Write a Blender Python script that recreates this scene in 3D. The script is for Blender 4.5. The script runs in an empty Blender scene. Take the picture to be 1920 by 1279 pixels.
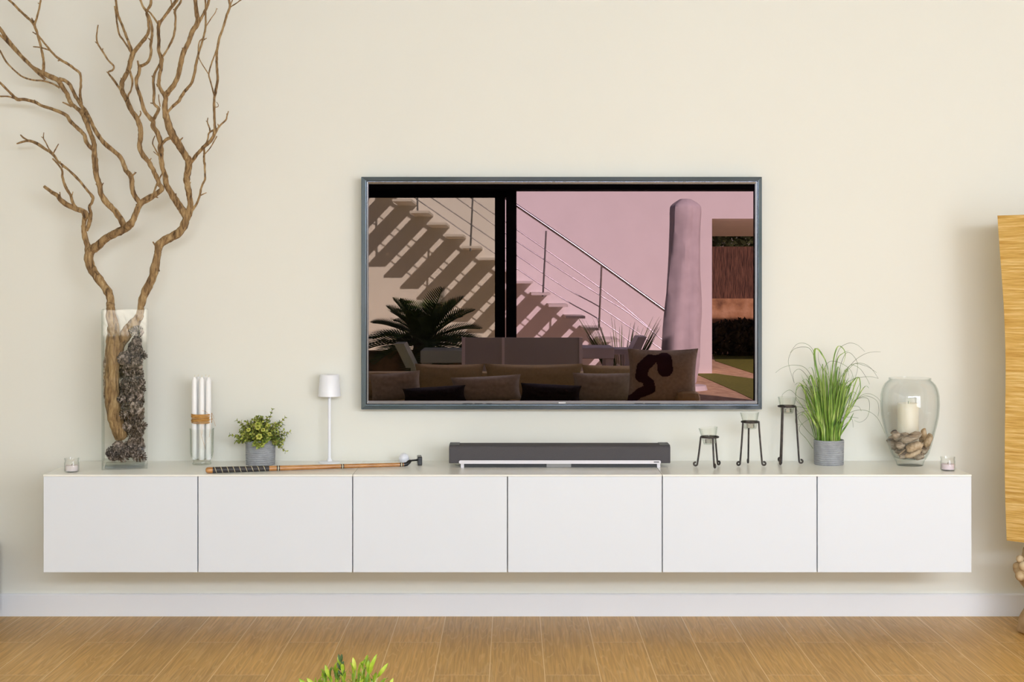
import bpy, math, random
from mathutils import Vector, Matrix, noise
PI = math.pi
random.seed(7)
scene = bpy.context.scene
COL = scene.collection

# ------------------------------------------------------------------ camera
F = 2660.0            # focal length in pixels of the 1920 wide frame
EYE = Vector((0.0, -5.92, 1.403))
HZ = 524.0            # row of the horizon
cd = bpy.data.cameras.new('camera'); cam = bpy.data.objects.new('camera', cd); COL.objects.link(cam)
cam.location = EYE; cam.rotation_euler = (PI/2, 0, 0)
cd.sensor_width = 36.0; cd.lens = F/1920*36.0; cd.shift_y = -(639.5-HZ)/1920
cd.clip_start = 0.05; cd.clip_end = 200
scene.camera = cam

# ------------------------------------------------------------------ view, world, sun, added fill lamps
vs = scene.view_settings
scene.display_settings.display_device = 'sRGB'
vs.view_transform = 'Standard'; vs.look = 'None'; vs.gamma = 1.0; vs.use_curve_mapping = False
vs.exposure = 0.03
world = bpy.data.worlds.new('sky'); scene.world = world; world.use_nodes = True
wn = world.node_tree.nodes; wl = world.node_tree.links
bg = wn['Background']; sky = wn.new('ShaderNodeTexSky'); sky.sky_type = 'NISHITA'
sky.sun_disc = False; sky.sun_elevation = math.radians(32); sky.sun_rotation = math.radians(30)
wl.new(sky.outputs[0], bg.inputs[0]); bg.inputs[1].default_value = 0.16

def lamp(name, kind, energy, color, loc=(0, 0, 0), direction=None, size=None):
    l = bpy.data.lights.new(name, kind); l.energy = energy; l.color = color
    o = bpy.data.objects.new(name, l); COL.objects.link(o); o.location = loc
    if direction: o.rotation_euler = Vector(direction).to_track_quat('-Z', 'Y').to_euler()
    if size: l.shape = 'RECTANGLE'; l.size = size[0]; l.size_y = size[1]
    return o
SUN_DIR = (-0.73, -1.2, -0.76)
sun = lamp('sun', 'SUN', 13.0, (1.0, 0.95, 0.86), (0, 0, 8), SUN_DIR); sun.data.angle = math.radians(0.6)
# added area lamps stand in for daylight; the room has no such windows
lamp('fill_above_door', 'AREA', 176, (0.92, 1.02, 1.19), (1.25, -7.9, 2.62), (0.0, 1.0, -0.12), (5.4, 0.42))
lamp('fill_right', 'AREA', 150, (0.93, 1.01, 1.17), (4.0, -5.6, 1.3), (-1.0, 0.75, 0.0), (3.6, 2.4))
lamp('fill_left', 'AREA', 5, (0.92, 1.02, 1.16), (-3.5, -5.2, 1.7), (1.0, 0.5, -0.05), (2.4, 1.9))

# ------------------------------------------------------------------ helpers
def P(px, py, D):      # a point of the photograph at distance D in front of the camera
    return Vector(((px-960)/F*D, EYE.y+D, EYE.z-(py-HZ)/F*D))
def R(px, py, D):      # the same for a point seen mirrored in the television (path length D)
    p = P(px, py, D); p.y = 5.80-D
    return p

class MB:
    def __init__(s): s.v = []; s.f = []
    def add(s, vs_, fs):
        n = len(s.v); s.v += [Vector(v) for v in vs_]; s.f += [tuple(i+n for i in f) for f in fs]; return s
    def box(s, a, b, m=None):
        x0, y0, z0 = a; x1, y1, z1 = b
        v = [Vector(c) for c in ((x0,y0,z0),(x1,y0,z0),(x1,y1,z0),(x0,y1,z0),(x0,y0,z1),(x1,y0,z1),(x1,y1,z1),(x0,y1,z1))]
        if m: v = [m @ c for c in v]
        return s.add(v, [(0,3,2,1),(4,5,6,7),(0,1,5,4),(1,2,6,5),(2,3,7,6),(3,0,4,7)])
    def tube(s, pts, rad, seg=8, cap=True):
        pts = [Vector(p) for p in pts]; n = len(pts)
        if not hasattr(rad, '__len__'): rad = [rad]*n
        ref = Vector((0.13, -1, 0.21)).normalized(); vv = []
        prev = None
        for i, p in enumerate(pts):
            t = (pts[min(i+1, n-1)]-pts[max(i-1, 0)])
            t = t.normalized() if t.length > 1e-9 else Vector((0, 0, 1))
            u = (prev - t*prev.dot(t)) if prev is not None else ref - t*ref.dot(t)
            if u.length < 1e-4: u = t.orthogonal()
            u.normalize(); prev = u; w = t.cross(u)
            for k in range(seg):
                a = 2*PI*k/seg; vv.append(p+(u*math.cos(a)+w*math.sin(a))*rad[i])
        ff = [(i*seg+k, i*seg+(k+1) % seg, (i+1)*seg+(k+1) % seg, (i+1)*seg+k) for i in range(n-1) for k in range(seg)]
        if cap: ff += [tuple(range(seg-1, -1, -1)), tuple((n-1)*seg+k for k in range(seg))]
        return s.add(vv, ff)
    def lathe(s, prof, seg=48, c=(0, 0, 0), closed=False):   # prof: (r, z); first/last r may be 0
        c = Vector(c); vv = []; idx = []
        for r, z in prof:
            if r < 1e-6: idx.append([len(vv)]*seg); vv.append(c+Vector((0, 0, z)))
            else:
                idx.append(list(range(len(vv), len(vv)+seg)))
                vv += [c+Vector((r*math.cos(2*PI*k/seg), r*math.sin(2*PI*k/seg), z)) for k in range(seg)]
        ff = []; m = len(prof)
        for i in range(m if closed else m-1):
            a = idx[i]; b = idx[(i+1) % m]
            for k in range(seg):
                q = [a[k], a[(k+1) % seg], b[(k+1) % seg], b[k]]; u = []
                for t in q:
                    if t not in u: u.append(t)
                if len(u) > 2: ff.append(tuple(u))
        return s.add(vv, ff)
    def build(s, name, mat, parent=None, smooth=False, bevel=0, world_pts=False, kind=None, sub=0, loc=None):
        me = bpy.data.meshes.new(name)
        off = parent.matrix_world.inverted() if (world_pts and parent is not None) else None
        vv = [off @ v for v in s.v] if off is not None else s.v
        if loc is not None: vv = [v-Vector(loc) for v in vv]
        me.from_pydata([tuple(v) for v in vv], [], s.f); me.update()
        o = bpy.data.objects.new(name, me); COL.objects.link(o)
        if loc is not None: o.location = loc
        me.materials.append(mat)
        if smooth:
            me.polygons.foreach_set('use_smooth', [True]*len(me.polygons))
            try: me.set_sharp_from_angle(angle=math.radians(45))
            except Exception: pass
        if bevel:
            b = o.modifiers.new('bevel', 'BEVEL'); b.width = bevel; b.segments = 2; b.limit_method = 'ANGLE'
        if sub:
            b = o.modifiers.new('sub', 'SUBSURF'); b.levels = sub; b.render_levels = sub
        if parent is not None: o.parent = parent
        if kind: o['kind'] = kind
        return o

def tag(o, label, cat, group=None, kind=None):
    o['label'] = label; o['category'] = cat
    if group: o['group'] = group
    if kind: o['kind'] = kind
    return o
def thing(name, label, cat, loc=(0, 0, 0), rotz=0, group=None):
    o = bpy.data.objects.new(name, None); COL.objects.link(o)
    o.location = loc; o.rotation_euler = (0, 0, rotz); o.empty_display_size = 0.05
    o.matrix_world = Matrix.Translation(Vector(loc)) @ Matrix.Rotation(rotz, 4, 'Z')
    return tag(o, label, cat, group)
def dup(root, loc, label=None, rot=None, name=None):
    def rec(o, par):
        c = o.copy(); COL.objects.link(c); c.parent = par
        for ch in o.children: rec(ch, c)
        return c
    kids = list(root.children)
    r = root.copy(); COL.objects.link(r); r.location = loc
    if rot is not None: r.rotation_euler = rot
    if label: r['label'] = label
    for ch in kids: rec(ch, r)
    return r
def struct(name, mb, mat, label=None, **k):
    o = mb.build(name, mat, **k); o['kind'] = 'structure'
    if label: o['label'] = label
    return o
def spline(pts, n=5):                                   # Catmull-Rom through tuples
    out = []; m = len(pts)
    for i in range(m-1):
        p0 = pts[max(i-1, 0)]; p1 = pts[i]; p2 = pts[i+1]; p3 = pts[min(i+2, m-1)]
        for k in range(n):
            t = k/n
            out.append(tuple(0.5*((2*b)+(-a+c)*t+(2*a-5*b+4*c-d)*t*t+(-a+3*b-3*c+d)*t**3) for a, b, c, d in zip(p0, p1, p2, p3)))
    out.append(tuple(pts[-1])); return out

# ------------------------------------------------------------------ materials
def mat(name, col=(0.8, 0.8, 0.8), rough=0.5, metal=0.0, spec=0.5, **k):
    m = bpy.data.materials.new(name); m.use_nodes = True
    b = m.node_tree.nodes['Principled BSDF']
    b.inputs['Base Color'].default_value = (*col, 1); b.inputs['Roughness'].default_value = rough
    b.inputs['Metallic'].default_value = metal; b.inputs['Specular IOR Level'].default_value = spec
    for kk, v in k.items(): b.inputs[kk].default_value = v
    return m
def nt(m): return m.node_tree.nodes, m.node_tree.links, m.node_tree.nodes['Principled BSDF']
def coords(m, scale=(1, 1, 1), rot=(0, 0, 0), loc=(0, 0, 0), kind='Object'):
    n, l, b = nt(m); t = n.new('ShaderNodeTexCoord'); mp = n.new('ShaderNodeMapping')
    mp.inputs['Scale'].default_value = scale; mp.inputs['Rotation'].default_value = rot; mp.inputs['Location'].default_value = loc
    l.new(t.outputs[kind], mp.inputs[0]); return mp.outputs[0]
def noisy(m, stops, scale=5, detail=4, vec=None, stretch=(1, 1, 1), bump=0, bscale=None, dist=0.005, distortion=0, rough=0.5):
    n, l, b = nt(m); vec = vec or coords(m, stretch)
    t = n.new('ShaderNodeTexNoise'); t.inputs['Scale'].default_value = scale; t.inputs['Detail'].default_value = detail
    t.inputs['Distortion'].default_value = distortion; t.inputs['Roughness'].default_value = rough
    l.new(vec, t.inputs['Vector'])
    r = n.new('ShaderNodeValToRGB'); e = r.color_ramp.elements
    while len(e) < len(stops): e.new(0.5)
    for q, (p, c) in zip(e, stops): q.position = p; q.color = (*c, 1)
    l.new(t.outputs['Fac'], r.inputs[0]); l.new(r.outputs[0], b.inputs['Base Color'])
    if bump:
        t2 = t
        if bscale:
            t2 = n.new('ShaderNodeTexNoise'); t2.inputs['Scale'].default_value = bscale; t2.inputs['Detail'].default_value = 4; l.new(vec, t2.inputs['Vector'])
        bp = n.new('ShaderNodeBump'); bp.inputs['Strength'].default_value = bump; bp.inputs['Distance'].default_value = dist
        l.new(t2.outputs['Fac'], bp.inputs['Height']); l.new(bp.outputs[0], b.inputs['Normal'])
    return m
def glass(name, tint=(0.97, 0.98, 0.975), edge=(0.55, 0.66, 0.6), refl=1.0, rough=0.0):
    # clear glass: transmits straight through, reflects by Fresnel, takes its colour at grazing edges
    m = bpy.data.materials.new(name); m.use_nodes = True; n = m.node_tree.nodes; l = m.node_tree.links
    n.remove(n['Principled BSDF']); out = n['Material Output']
    lw = n.new('ShaderNodeLayerWeight'); lw.inputs[0].default_value = 0.5
    def mth(op, x, v):
        q = n.new('ShaderNodeMath'); q.operation = op; l.new(x, q.inputs[0]); q.inputs[1].default_value = v; return q.outputs[0]
    mx = n.new('ShaderNodeMix'); mx.data_type = 'RGBA'; mx.inputs[6].default_value = (*tint, 1); mx.inputs[7].default_value = (*edge, 1)
    l.new(mth('POWER', lw.outputs['Facing'], 4.0), mx.inputs[0])
    tr = n.new('ShaderNodeBsdfTransparent'); l.new(mx.outputs[2], tr.inputs[0])
    gl = n.new('ShaderNodeBsdfGlossy'); gl.inputs['Roughness'].default_value = rough
    mu = n.new('ShaderNodeMath'); mu.operation = 'MULTIPLY_ADD'; mu.inputs[1].default_value = 0.55*refl; mu.inputs[2].default_value = 0.045*refl
    l.new(mth('POWER', lw.outputs['Facing'], 5.0), mu.inputs[0])
    ms = n.new('ShaderNodeMixShader'); l.new(mu.outputs[0], ms.inputs[0]); l.new(tr.outputs[0], ms.inputs[1]); l.new(gl.outputs[0], ms.inputs[2])
    l.new(ms.outputs[0], out.inputs[0]); return m

M = {}
M['wall'] = noisy(mat('wall_paint', (0.8, 0.77, 0.68), 0.75, spec=0.2), [(0.3, (0.825, 0.81, 0.725)), (0.7, (0.845, 0.83, 0.745))], 0.9, 3, bump=0.06, bscale=90, dist=0.002)
M['ceiling'] = mat('ceiling_paint', (0.82, 0.81, 0.78), 0.8)
M['skirting'] = mat('skirting_white', (0.90, 0.91, 0.94), 0.35)
M['cabinet'] = mat('cabinet_white', (0.795, 0.83, 0.875), 0.4, spec=0.3)
M['carcass'] = mat('carcass_white', (0.74, 0.74, 0.72), 0.5)
M['gap'] = mat('cabinet_gap', (0.25, 0.25, 0.26), 0.6)
M['top_glass'] = mat('top_panel_glass', (0.96, 0.95, 0.87), 0.28, spec=0.65)
M['tv_frame'] = noisy(mat('tv_frame_metal', (0.12, 0.15, 0.18), 0.25, metal=0.8), [(0.3, (0.11, 0.155, 0.18)), (0.7, (0.20, 0.24, 0.30))], 2.2, 2)
M['tv_bezel'] = mat('tv_bezel_silver', (0.34, 0.36, 0.41), 0.2, metal=0.9)
M['black'] = mat('black_plastic', (0.01, 0.01, 0.012), 0.4)
M['logo'] = mat('logo_silver', (0.8, 0.8, 0.82), 0.4)
tv = mat('tv_screen_glass', (0.160, 0.110, 0.133), 0.0, metal=1.0); M['screen'] = tv
n, l, b = nt(tv)    # the panel is slightly wavy
b.inputs['Specular Tint'].default_value = (0.160, 0.110, 0.133, 1)
M['glass'] = glass('clear_glass', (0.99, 0.995, 0.99))
M['thick_glass'] = glass('vase_glass', (0.992, 0.995, 0.991), (0.66, 0.73, 0.69))
M['green_glass'] = glass('cup_glass', (0.985, 0.991, 0.978), (0.56, 0.63, 0.54))
M['pane'] = glass('window_glass', (0.88, 0.955, 0.82), (0.6, 0.65, 0.55), refl=0.25)
M['wax'] = mat('white_wax', (0.96, 0.95, 0.93), 0.35, **{'Subsurface Weight': 0.0})
M['ivory_wax'] = mat('ivory_wax', (0.88, 0.84, 0.70), 0.4)
M['pink_wax'] = mat('pink_wax', (0.86, 0.72, 0.76), 0.45)
M['lilac_wax'] = mat('lilac_wax', (0.82, 0.74, 0.74), 0.45)
M['wick'] = mat('wick', (0.06, 0.05, 0.04), 0.9)
M['alu'] = mat('aluminium', (0.8, 0.8, 0.78), 0.25, metal=0.9)
M['iron'] = noisy(mat('wrought_iron', (0.04, 0.033, 0.03), 0.45, metal=0.5), [(0.35, (0.035, 0.03, 0.028)), (0.7, (0.09, 0.07, 0.06))], 60, 3, bump=0.2)
M['twine'] = noisy(mat('raffia', (0.55, 0.3, 0.08), 0.8), [(0.35, (0.42, 0.19, 0.04)), (0.6, (0.66, 0.36, 0.10)), (0.8, (0.8, 0.55, 0.28))], 60, 3, stretch=(1, 1, 6))
M['bark'] = noisy(mat('driftwood_bark', (0.3, 0.18, 0.09), 0.75, spec=0.25), [(0.32, (0.045, 0.026, 0.013)), (0.42, (0.19, 0.11, 0.048)), (0.54, (0.37, 0.235, 0.105)), (0.70, (0.56, 0.40, 0.20))], 24, 8, stretch=(2.6, 2.6, 0.55), bump=0.9, dist=0.004, distortion=0.5, rough=0.66)
M['drift'] = noisy(mat('driftwood_grey', (0.35, 0.25, 0.18), 0.85, spec=0.2), [(0.34, (0.10, 0.07, 0.05)), (0.48, (0.33, 0.25, 0.175)), (0.68, (0.62, 0.52, 0.40))], 34, 8, stretch=(0.6, 1, 2.6), bump=0.6, dist=0.003, distortion=0.6)
M['drift_tan'] = noisy(mat('driftwood_tan', (0.5, 0.36, 0.22), 0.85, spec=0.2), [(0.34, (0.22, 0.14, 0.075)), (0.5, (0.50, 0.36, 0.22)), (0.7, (0.72, 0.57, 0.40))], 42, 8, bump=0.6, dist=0.003)
M['cone'] = noisy(mat('pine_cone', (0.14, 0.10, 0.075), 0.7), [(0.38, (0.04, 0.031, 0.025)), (0.52, (0.19, 0.145, 0.115)), (0.66, (0.52, 0.43, 0.37))], 70, 2)
pot = noisy(mat('grey_pot', (0.36, 0.37, 0.39), 0.8, spec=0.3), [(0.3, (0.31, 0.32, 0.335)), (0.7, (0.41, 0.42, 0.435))], 40, 5); M['pot'] = pot
n, l, b = nt(pot); w = n.new('ShaderNodeTexWave'); w.wave_type = 'BANDS'; w.bands_direction = 'Z'
w.inputs['Scale'].default_value = 38; w.inputs['Distortion'].default_value = 3.0; w.inputs['Detail'].default_value = 3; w.inputs['Detail Scale'].default_value = 2
l.new(coords(pot), w.inputs[0]); bp = n.new('ShaderNodeBump'); bp.inputs['Strength'].default_value = 0.7; bp.inputs['Distance'].default_value = 0.003
l.new(w.outputs['Fac'], bp.inputs['Height']); l.new(bp.outputs[0], b.inputs['Normal'])
M['soil'] = noisy(mat('soil', (0.06, 0.045, 0.03), 0.95), [(0.3, (0.03, 0.025, 0.02)), (0.7, (0.10, 0.08, 0.05))], 80, 3)
M['leaf_mixed'] = noisy(mat('succulent_leaf', (0.2, 0.3, 0.05), 0.5), [(0.34, (0.045, 0.095, 0.02)), (0.45, (0.20, 0.27, 0.035)), (0.56, (0.42, 0.46, 0.07)), (0.72, (0.66, 0.66, 0.20))], 60, 2)
M['leaf_lime'] = noisy(mat('rosette_leaf', (0.5, 0.52, 0.08), 0.5), [(0.35, (0.36, 0.42, 0.06)), (0.65, (0.68, 0.66, 0.14))], 90, 2)
M['stem'] = mat('brown_stem', (0.13, 0.07, 0.03), 0.7)
M['grass'] = noisy(mat('grass_blade', (0.15, 0.3, 0.04), 0.45), [(0.3, (0.07, 0.17, 0.02)), (0.48, (0.21, 0.37, 0.045)), (0.68, (0.52, 0.62, 0.18))], 60, 2, stretch=(1, 1, 0.15))
M['grass_thin'] = noisy(mat('grass_wisp', (0.12, 0.15, 0.05), 0.6), [(0.35, (0.07, 0.06, 0.03)), (0.6, (0.16, 0.24, 0.06))], 25, 2)
M['grass_fresh'] = noisy(mat('bright_leaf', (0.3, 0.45, 0.02), 0.45), [(0.32, (0.10, 0.20, 0.01)), (0.5, (0.33, 0.45, 0.02)), (0.7, (0.58, 0.62, 0.09))], 38, 2)
M['lamp_white'] = mat('lamp_white', (0.93, 0.94, 0.98), 0.35)
M['shaft'] = noisy(mat('polished_wood', (0.45, 0.2, 0.06), 0.22, **{'Coat Weight': 0.5}), [(0.35, (0.36, 0.14, 0.035)), (0.65, (0.55, 0.26, 0.08))], 14, 4, stretch=(0.3, 3, 3))
M['grip'] = mat('leather_grip', (0.035, 0.03, 0.03), 0.5)
M['cream'] = mat('cream_inlay', (0.75, 0.65, 0.42), 0.4)
M['dark_metal'] = mat('dark_metal', (0.05, 0.052, 0.055), 0.3, metal=0.8)
ball = mat('golf_ball', (0.85, 0.87, 0.94), 0.3); M['ball'] = ball
n, l, b = nt(ball); v = n.new('ShaderNodeTexVoronoi'); v.inputs['Scale'].default_value = 260; l.new(coords(ball), v.inputs[0])
bp = n.new('ShaderNodeBump'); bp.inputs['Strength'].default_value = 0.4; bp.inputs['Distance'].default_value = 0.001; l.new(v.outputs[0], bp.inputs['Height']); l.new(bp.outputs[0], b.inputs['Normal'])
M['speaker'] = noisy(mat('speaker_fabric', (0.07, 0.062, 0.066), 0.75), [(0.4, (0.062, 0.056, 0.06)), (0.6, (0.078, 0.07, 0.073))], 500, 2)
M['speaker_top'] = mat('speaker_plastic', (0.055, 0.055, 0.057), 0.5)
M['strip'] = mat('aluminium_strip', (0.74, 0.70, 0.72), 0.35, metal=0.2)
paper = mat('crinkled_paper', (0.72, 0.43, 0.13), 0.85, spec=0.15); M['paper'] = paper
noisy(paper, [(0.3, (0.55, 0.29, 0.06)), (0.5, (0.74, 0.46, 0.13)), (0.68, (0.90, 0.64, 0.27))], 7, 7, stretch=(1.0, 1.0, 20), bump=0.8, dist=0.006, rough=0.6)
M['root'] = noisy(mat('root_wood', (0.5, 0.33, 0.17), 0.7), [(0.3, (0.30, 0.17, 0.07)), (0.55, (0.60, 0.42, 0.22)), (0.75, (0.74, 0.58, 0.36))], 11, 5, bump=0.5, dist=0.01)
M['charcoal'] = mat('charcoal_cloth', (0.05, 0.05, 0.055), 0.8)
# floor: wood look planks running towards the wall
fl = mat('plank_floor', (0.4, 0.25, 0.12), 0.42, spec=0.45); M['floor'] = fl
n, l, b = nt(fl)
vec = coords(fl, rot=(0, 0, PI/2), loc=(0.31, 0.08, 0))
br = n.new('ShaderNodeTexBrick'); br.inputs['Scale'].default_value = 1; br.inputs['Brick Width'].default_value = 1.2; br.inputs['Row Height'].default_value = 0.196
br.inputs['Mortar Size'].default_value = 0.0018; br.inputs['Mortar Smooth'].default_value = 0.3; br.offset = 0.38; br.offset_frequency = 2
br.inputs['Color1'].default_value = (0, 0, 0, 1); br.inputs['Color2'].default_value = (1, 1, 1, 1); br.inputs['Mortar'].default_value = (0.5, 0.5, 0.5, 1)
l.new(vec, br.inputs['Vector'])
cb = n.new('ShaderNodeVectorMath'); cb.operation = 'MULTIPLY'; cb.inputs[1].default_value = (7.3, 3.1, 5.7); l.new(br.outputs['Color'], cb.inputs[0])
ad = n.new('ShaderNodeVectorMath'); ad.operation = 'ADD'; l.new(vec, ad.inputs[0]); l.new(cb.outputs[0], ad.inputs[1])
mp = n.new('ShaderNodeMapping'); mp.inputs['Scale'].default_value = (0.75, 8.5, 1); l.new(ad.outputs[0], mp.inputs[0])
n1 = n.new('ShaderNodeTexNoise'); n1.inputs['Scale'].default_value = 2.0; n1.inputs['Detail'].default_value = 2; n1.inputs['Distortion'].default_value = 0.25; l.new(mp.outputs[0], n1.inputs[0])
rg = n.new('ShaderNodeMath'); rg.operation = 'MULTIPLY'; rg.inputs[1].default_value = 10.0; l.new(n1.outputs[0], rg.inputs[0])
sn = n.new('ShaderNodeMath'); sn.operation = 'SINE'
r2 = n.new('ShaderNodeMath'); r2.operation = 'MULTIPLY'; r2.inputs[1].default_value = 6.28; l.new(rg.outputs[0], r2.inputs[0]); l.new(r2.outputs[0], sn.inputs[0])
mp2 = n.new('ShaderNodeMapping'); mp2.inputs['Scale'].default_value = (3.0, 85.0, 1); l.new(ad.outputs[0], mp2.inputs[0])
n2 = n.new('ShaderNodeTexNoise'); n2.inputs['Scale'].default_value = 1.4; n2.inputs['Detail'].default_value = 5; l.new(mp2.outputs[0], n2.inputs[0])
c1 = n.new('ShaderNodeValToRGB'); e = c1.color_ramp.elements; e[0].position = 0.3; e[0].color = (0.50, 0.27, 0.066, 1); e[1].position = 0.7; e[1].color = (0.74, 0.435, 0.122, 1)
l.new(n2.outputs[0], c1.inputs[0])
c2 = n.new('ShaderNodeMapRange'); c2.inputs[1].default_value = 0.6; c2.inputs[2].default_value = 1.0; c2.inputs[3].default_value = 0; c2.inputs[4].default_value = 0.30; l.new(sn.outputs[0], c2.inputs[0])
mx = n.new('ShaderNodeMix'); mx.data_type = 'RGBA'; l.new(c2.outputs[0], mx.inputs[0]); l.new(c1.outputs[0], mx.inputs[6]); mx.inputs[7].default_value = (0.84, 0.58, 0.25, 1)
hv = n.new('ShaderNodeHueSaturation'); vr = n.new('ShaderNodeMapRange'); vr.inputs[3].default_value = 0.92; vr.inputs[4].default_value = 1.07
l.new(br.outputs['Color'], vr.inputs[0]); l.new(vr.outputs[0], hv.inputs['Value']); l.new(mx.outputs[2], hv.inputs['Color'])
m3 = n.new('ShaderNodeMix'); m3.data_type = 'RGBA'; l.new(br.outputs['Fac'], m3.inputs[0]); l.new(hv.outputs[0], m3.inputs[6]); m3.inputs[7].default_value = (0.86, 0.64, 0.33, 1)
l.new(m3.outputs[2], b.inputs['Base Color'])
bp = n.new('ShaderNodeBump'); bp.inputs['Strength'].default_value = 0.12; bp.inputs['Distance'].default_value = 0.002; l.new(n2.outputs[0], bp.inputs['Height']); l.new(bp.outputs[0], b.inputs['Normal'])
# outdoors and behind the camera
M['render_white'] = noisy(mat('white_render', (0.84, 0.83, 0.81), 0.9), [(0.3, (0.82, 0.81, 0.79)), (0.7, (0.86, 0.85, 0.83))], 3, 4)
M['tread'] = mat('stone_tread', (0.72, 0.69, 0.64), 0.8)
M['steel'] = mat('brushed_steel', (0.5, 0.5, 0.52), 0.22, metal=1.0)
M['paving'] = noisy(mat('stone_paving', (0.6, 0.42, 0.3), 0.9), [(0.35, (0.55, 0.38, 0.20)), (0.6, (0.84, 0.62, 0.36))], 9, 5, bump=0.4, dist=0.02)
M['lawn'] = noisy(mat('lawn', (0.12, 0.2, 0.03), 0.9), [(0.3, (0.14, 0.17, 0.015)), (0.7, (0.24, 0.27, 0.03))], 30, 3)
M['thatch'] = noisy(mat('heather_fence', (0.15, 0.08, 0.045), 0.95), [(0.3, (0.05, 0.025, 0.015)), (0.7, (0.24, 0.13, 0.075))], 9, 5, stretch=(7, 7, 0.6), bump=0.8, dist=0.03)
M['stone'] = noisy(mat('rubble_stone', (0.45, 0.26, 0.12), 0.9), [(0.3, (0.16, 0.08, 0.04)), (0.5, (0.48, 0.27, 0.12)), (0.7, (0.66, 0.42, 0.22))], 3.5, 4, bump=0.8, dist=0.05)
M['palm'] = noisy(mat('palm_leaflet', (0.09, 0.14, 0.04), 0.6), [(0.35, (0.05, 0.09, 0.02)), (0.65, (0.16, 0.22, 0.07))], 6, 2)
M['hedge'] = noisy(mat('hedge_leaf', (0.08, 0.08, 0.03), 0.8), [(0.35, (0.04, 0.04, 0.02)), (0.65, (0.13, 0.11, 0.05))], 5, 3)
M['tree_leaf'] = noisy(mat('tree_leaf', (0.12, 0.16, 0.05), 0.8), [(0.35, (0.07, 0.10, 0.03)), (0.65, (0.2, 0.24, 0.08))], 3, 3)
M['canvas'] = noisy(mat('canvas_cover', (0.6, 0.56, 0.56), 0.85), [(0.3, (0.56, 0.52, 0.52)), (0.7, (0.66, 0.62, 0.62))], 5, 2)
M['white_metal'] = mat('white_metal', (0.72, 0.70, 0.68), 0.5)
M['mesh_grey'] = mat('grey_sling', (0.40, 0.42, 0.38), 0.8)
M['door_black'] = mat('door_frame_black', (0.004, 0.004, 0.004), 0.8, spec=0.1)
M['sofa'] = noisy(mat('sofa_cloth', (0.5, 0.37, 0.23), 0.9), [(0.3, (0.42, 0.36, 0.17)), (0.7, (0.50, 0.43, 0.21))], 60, 3)
M['taupe'] = noisy(mat('taupe_cloth', (0.52, 0.44, 0.38), 0.9), [(0.3, (0.42, 0.42, 0.30)), (0.7, (0.54, 0.54, 0.40))], 40, 3)
M['black_fur'] = noisy(mat('black_plush', (0.015, 0.015, 0.012), 1.0), [(0.3, (0.008, 0.008, 0.007)), (0.7, (0.03, 0.028, 0.022))], 80, 4, bump=0.8)
M['maroon'] = mat('dark_applique', (0.05, 0.02, 0.03), 0.9)

def ribbon(mb, pts, w, side=None, fold=0.0, double=False):
    pts = [Vector(p) for p in pts]; n = len(pts); vv = []
    if not hasattr(w, '__len__'): w = [w]*n
    for i, p in enumerate(pts):
        t = pts[min(i+1, n-1)]-pts[max(i-1, 0)]
        sd = Vector(side) if side is not None else Vector((1, 0, 0))
        sd = sd-t*(sd.dot(t)/max(t.length_squared, 1e-9))
        if sd.length < 1e-5: sd = t.orthogonal()
        sd.normalize(); nn = t.cross(sd)
        if nn.length > 1e-9: nn.normalize()
        vv += [p-sd*w[i]/2, p+nn*fold*w[i], p+sd*w[i]/2]
    mb.add(vv, [(3*i+k, 3*i+k+1, 3*i+k+4, 3*i+k+3) for i in range(n-1) for k in (0, 1)])

# ================================================================== the room
TOPZ = 0.646; GW = 4.2; GL = -3.6; BACK = -8.2
struct('floor', MB().box((GL-0.2, BACK-0.2, -0.1), (GW+0.2, 0.2, 0.0)), M['floor'])
struct('wall_back', MB().box((GL-0.2, 0.0, 0.0), (GW+0.2, 0.2, 3.1)), M['wall'])
struct('ceiling', MB().box((GL-0.2, BACK-0.2, 2.95), (GW+0.2, 0.0, 3.15)), M['ceiling'])
struct('wall_left', MB().box((GL-0.2, BACK-0.2, 0.0), (GL, 0.0, 2.95)), M['wall'])
struct('wall_right', MB().box((GW, BACK-0.2, 0.0), (GW+0.2, 0.0, 2.95)), M['wall'])
wf = MB(); wf.box((GL, BACK-0.2, 0), (-3.1, BACK, 2.95)); wf.box((2.45, BACK-0.2, 0), (GW, BACK, 2.95)); wf.box((-3.1, BACK-0.2, 2.29), (2.45, BACK, 2.95))
struct('wall_front', wf, M['wall'])
sk = MB(); sk.add([(GL, 0, 0), (GL, -0.015, 0), (GL, -0.015, 0.088), (GL, -0.011, 0.093), (GL, 0, 0.093), (GW, 0, 0), (GW, -0.015, 0), (GW, -0.015, 0.088), (GW, -0.011, 0.093), (GW, 0, 0.093)],
       [(0, 1, 6, 5), (1, 2, 7, 6), (2, 3, 8, 7), (3, 4, 9, 8), (0, 4, 3, 2, 1), (5, 6, 7, 8, 9)])
struct('baseboard_back', sk, M['skirting'])

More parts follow.
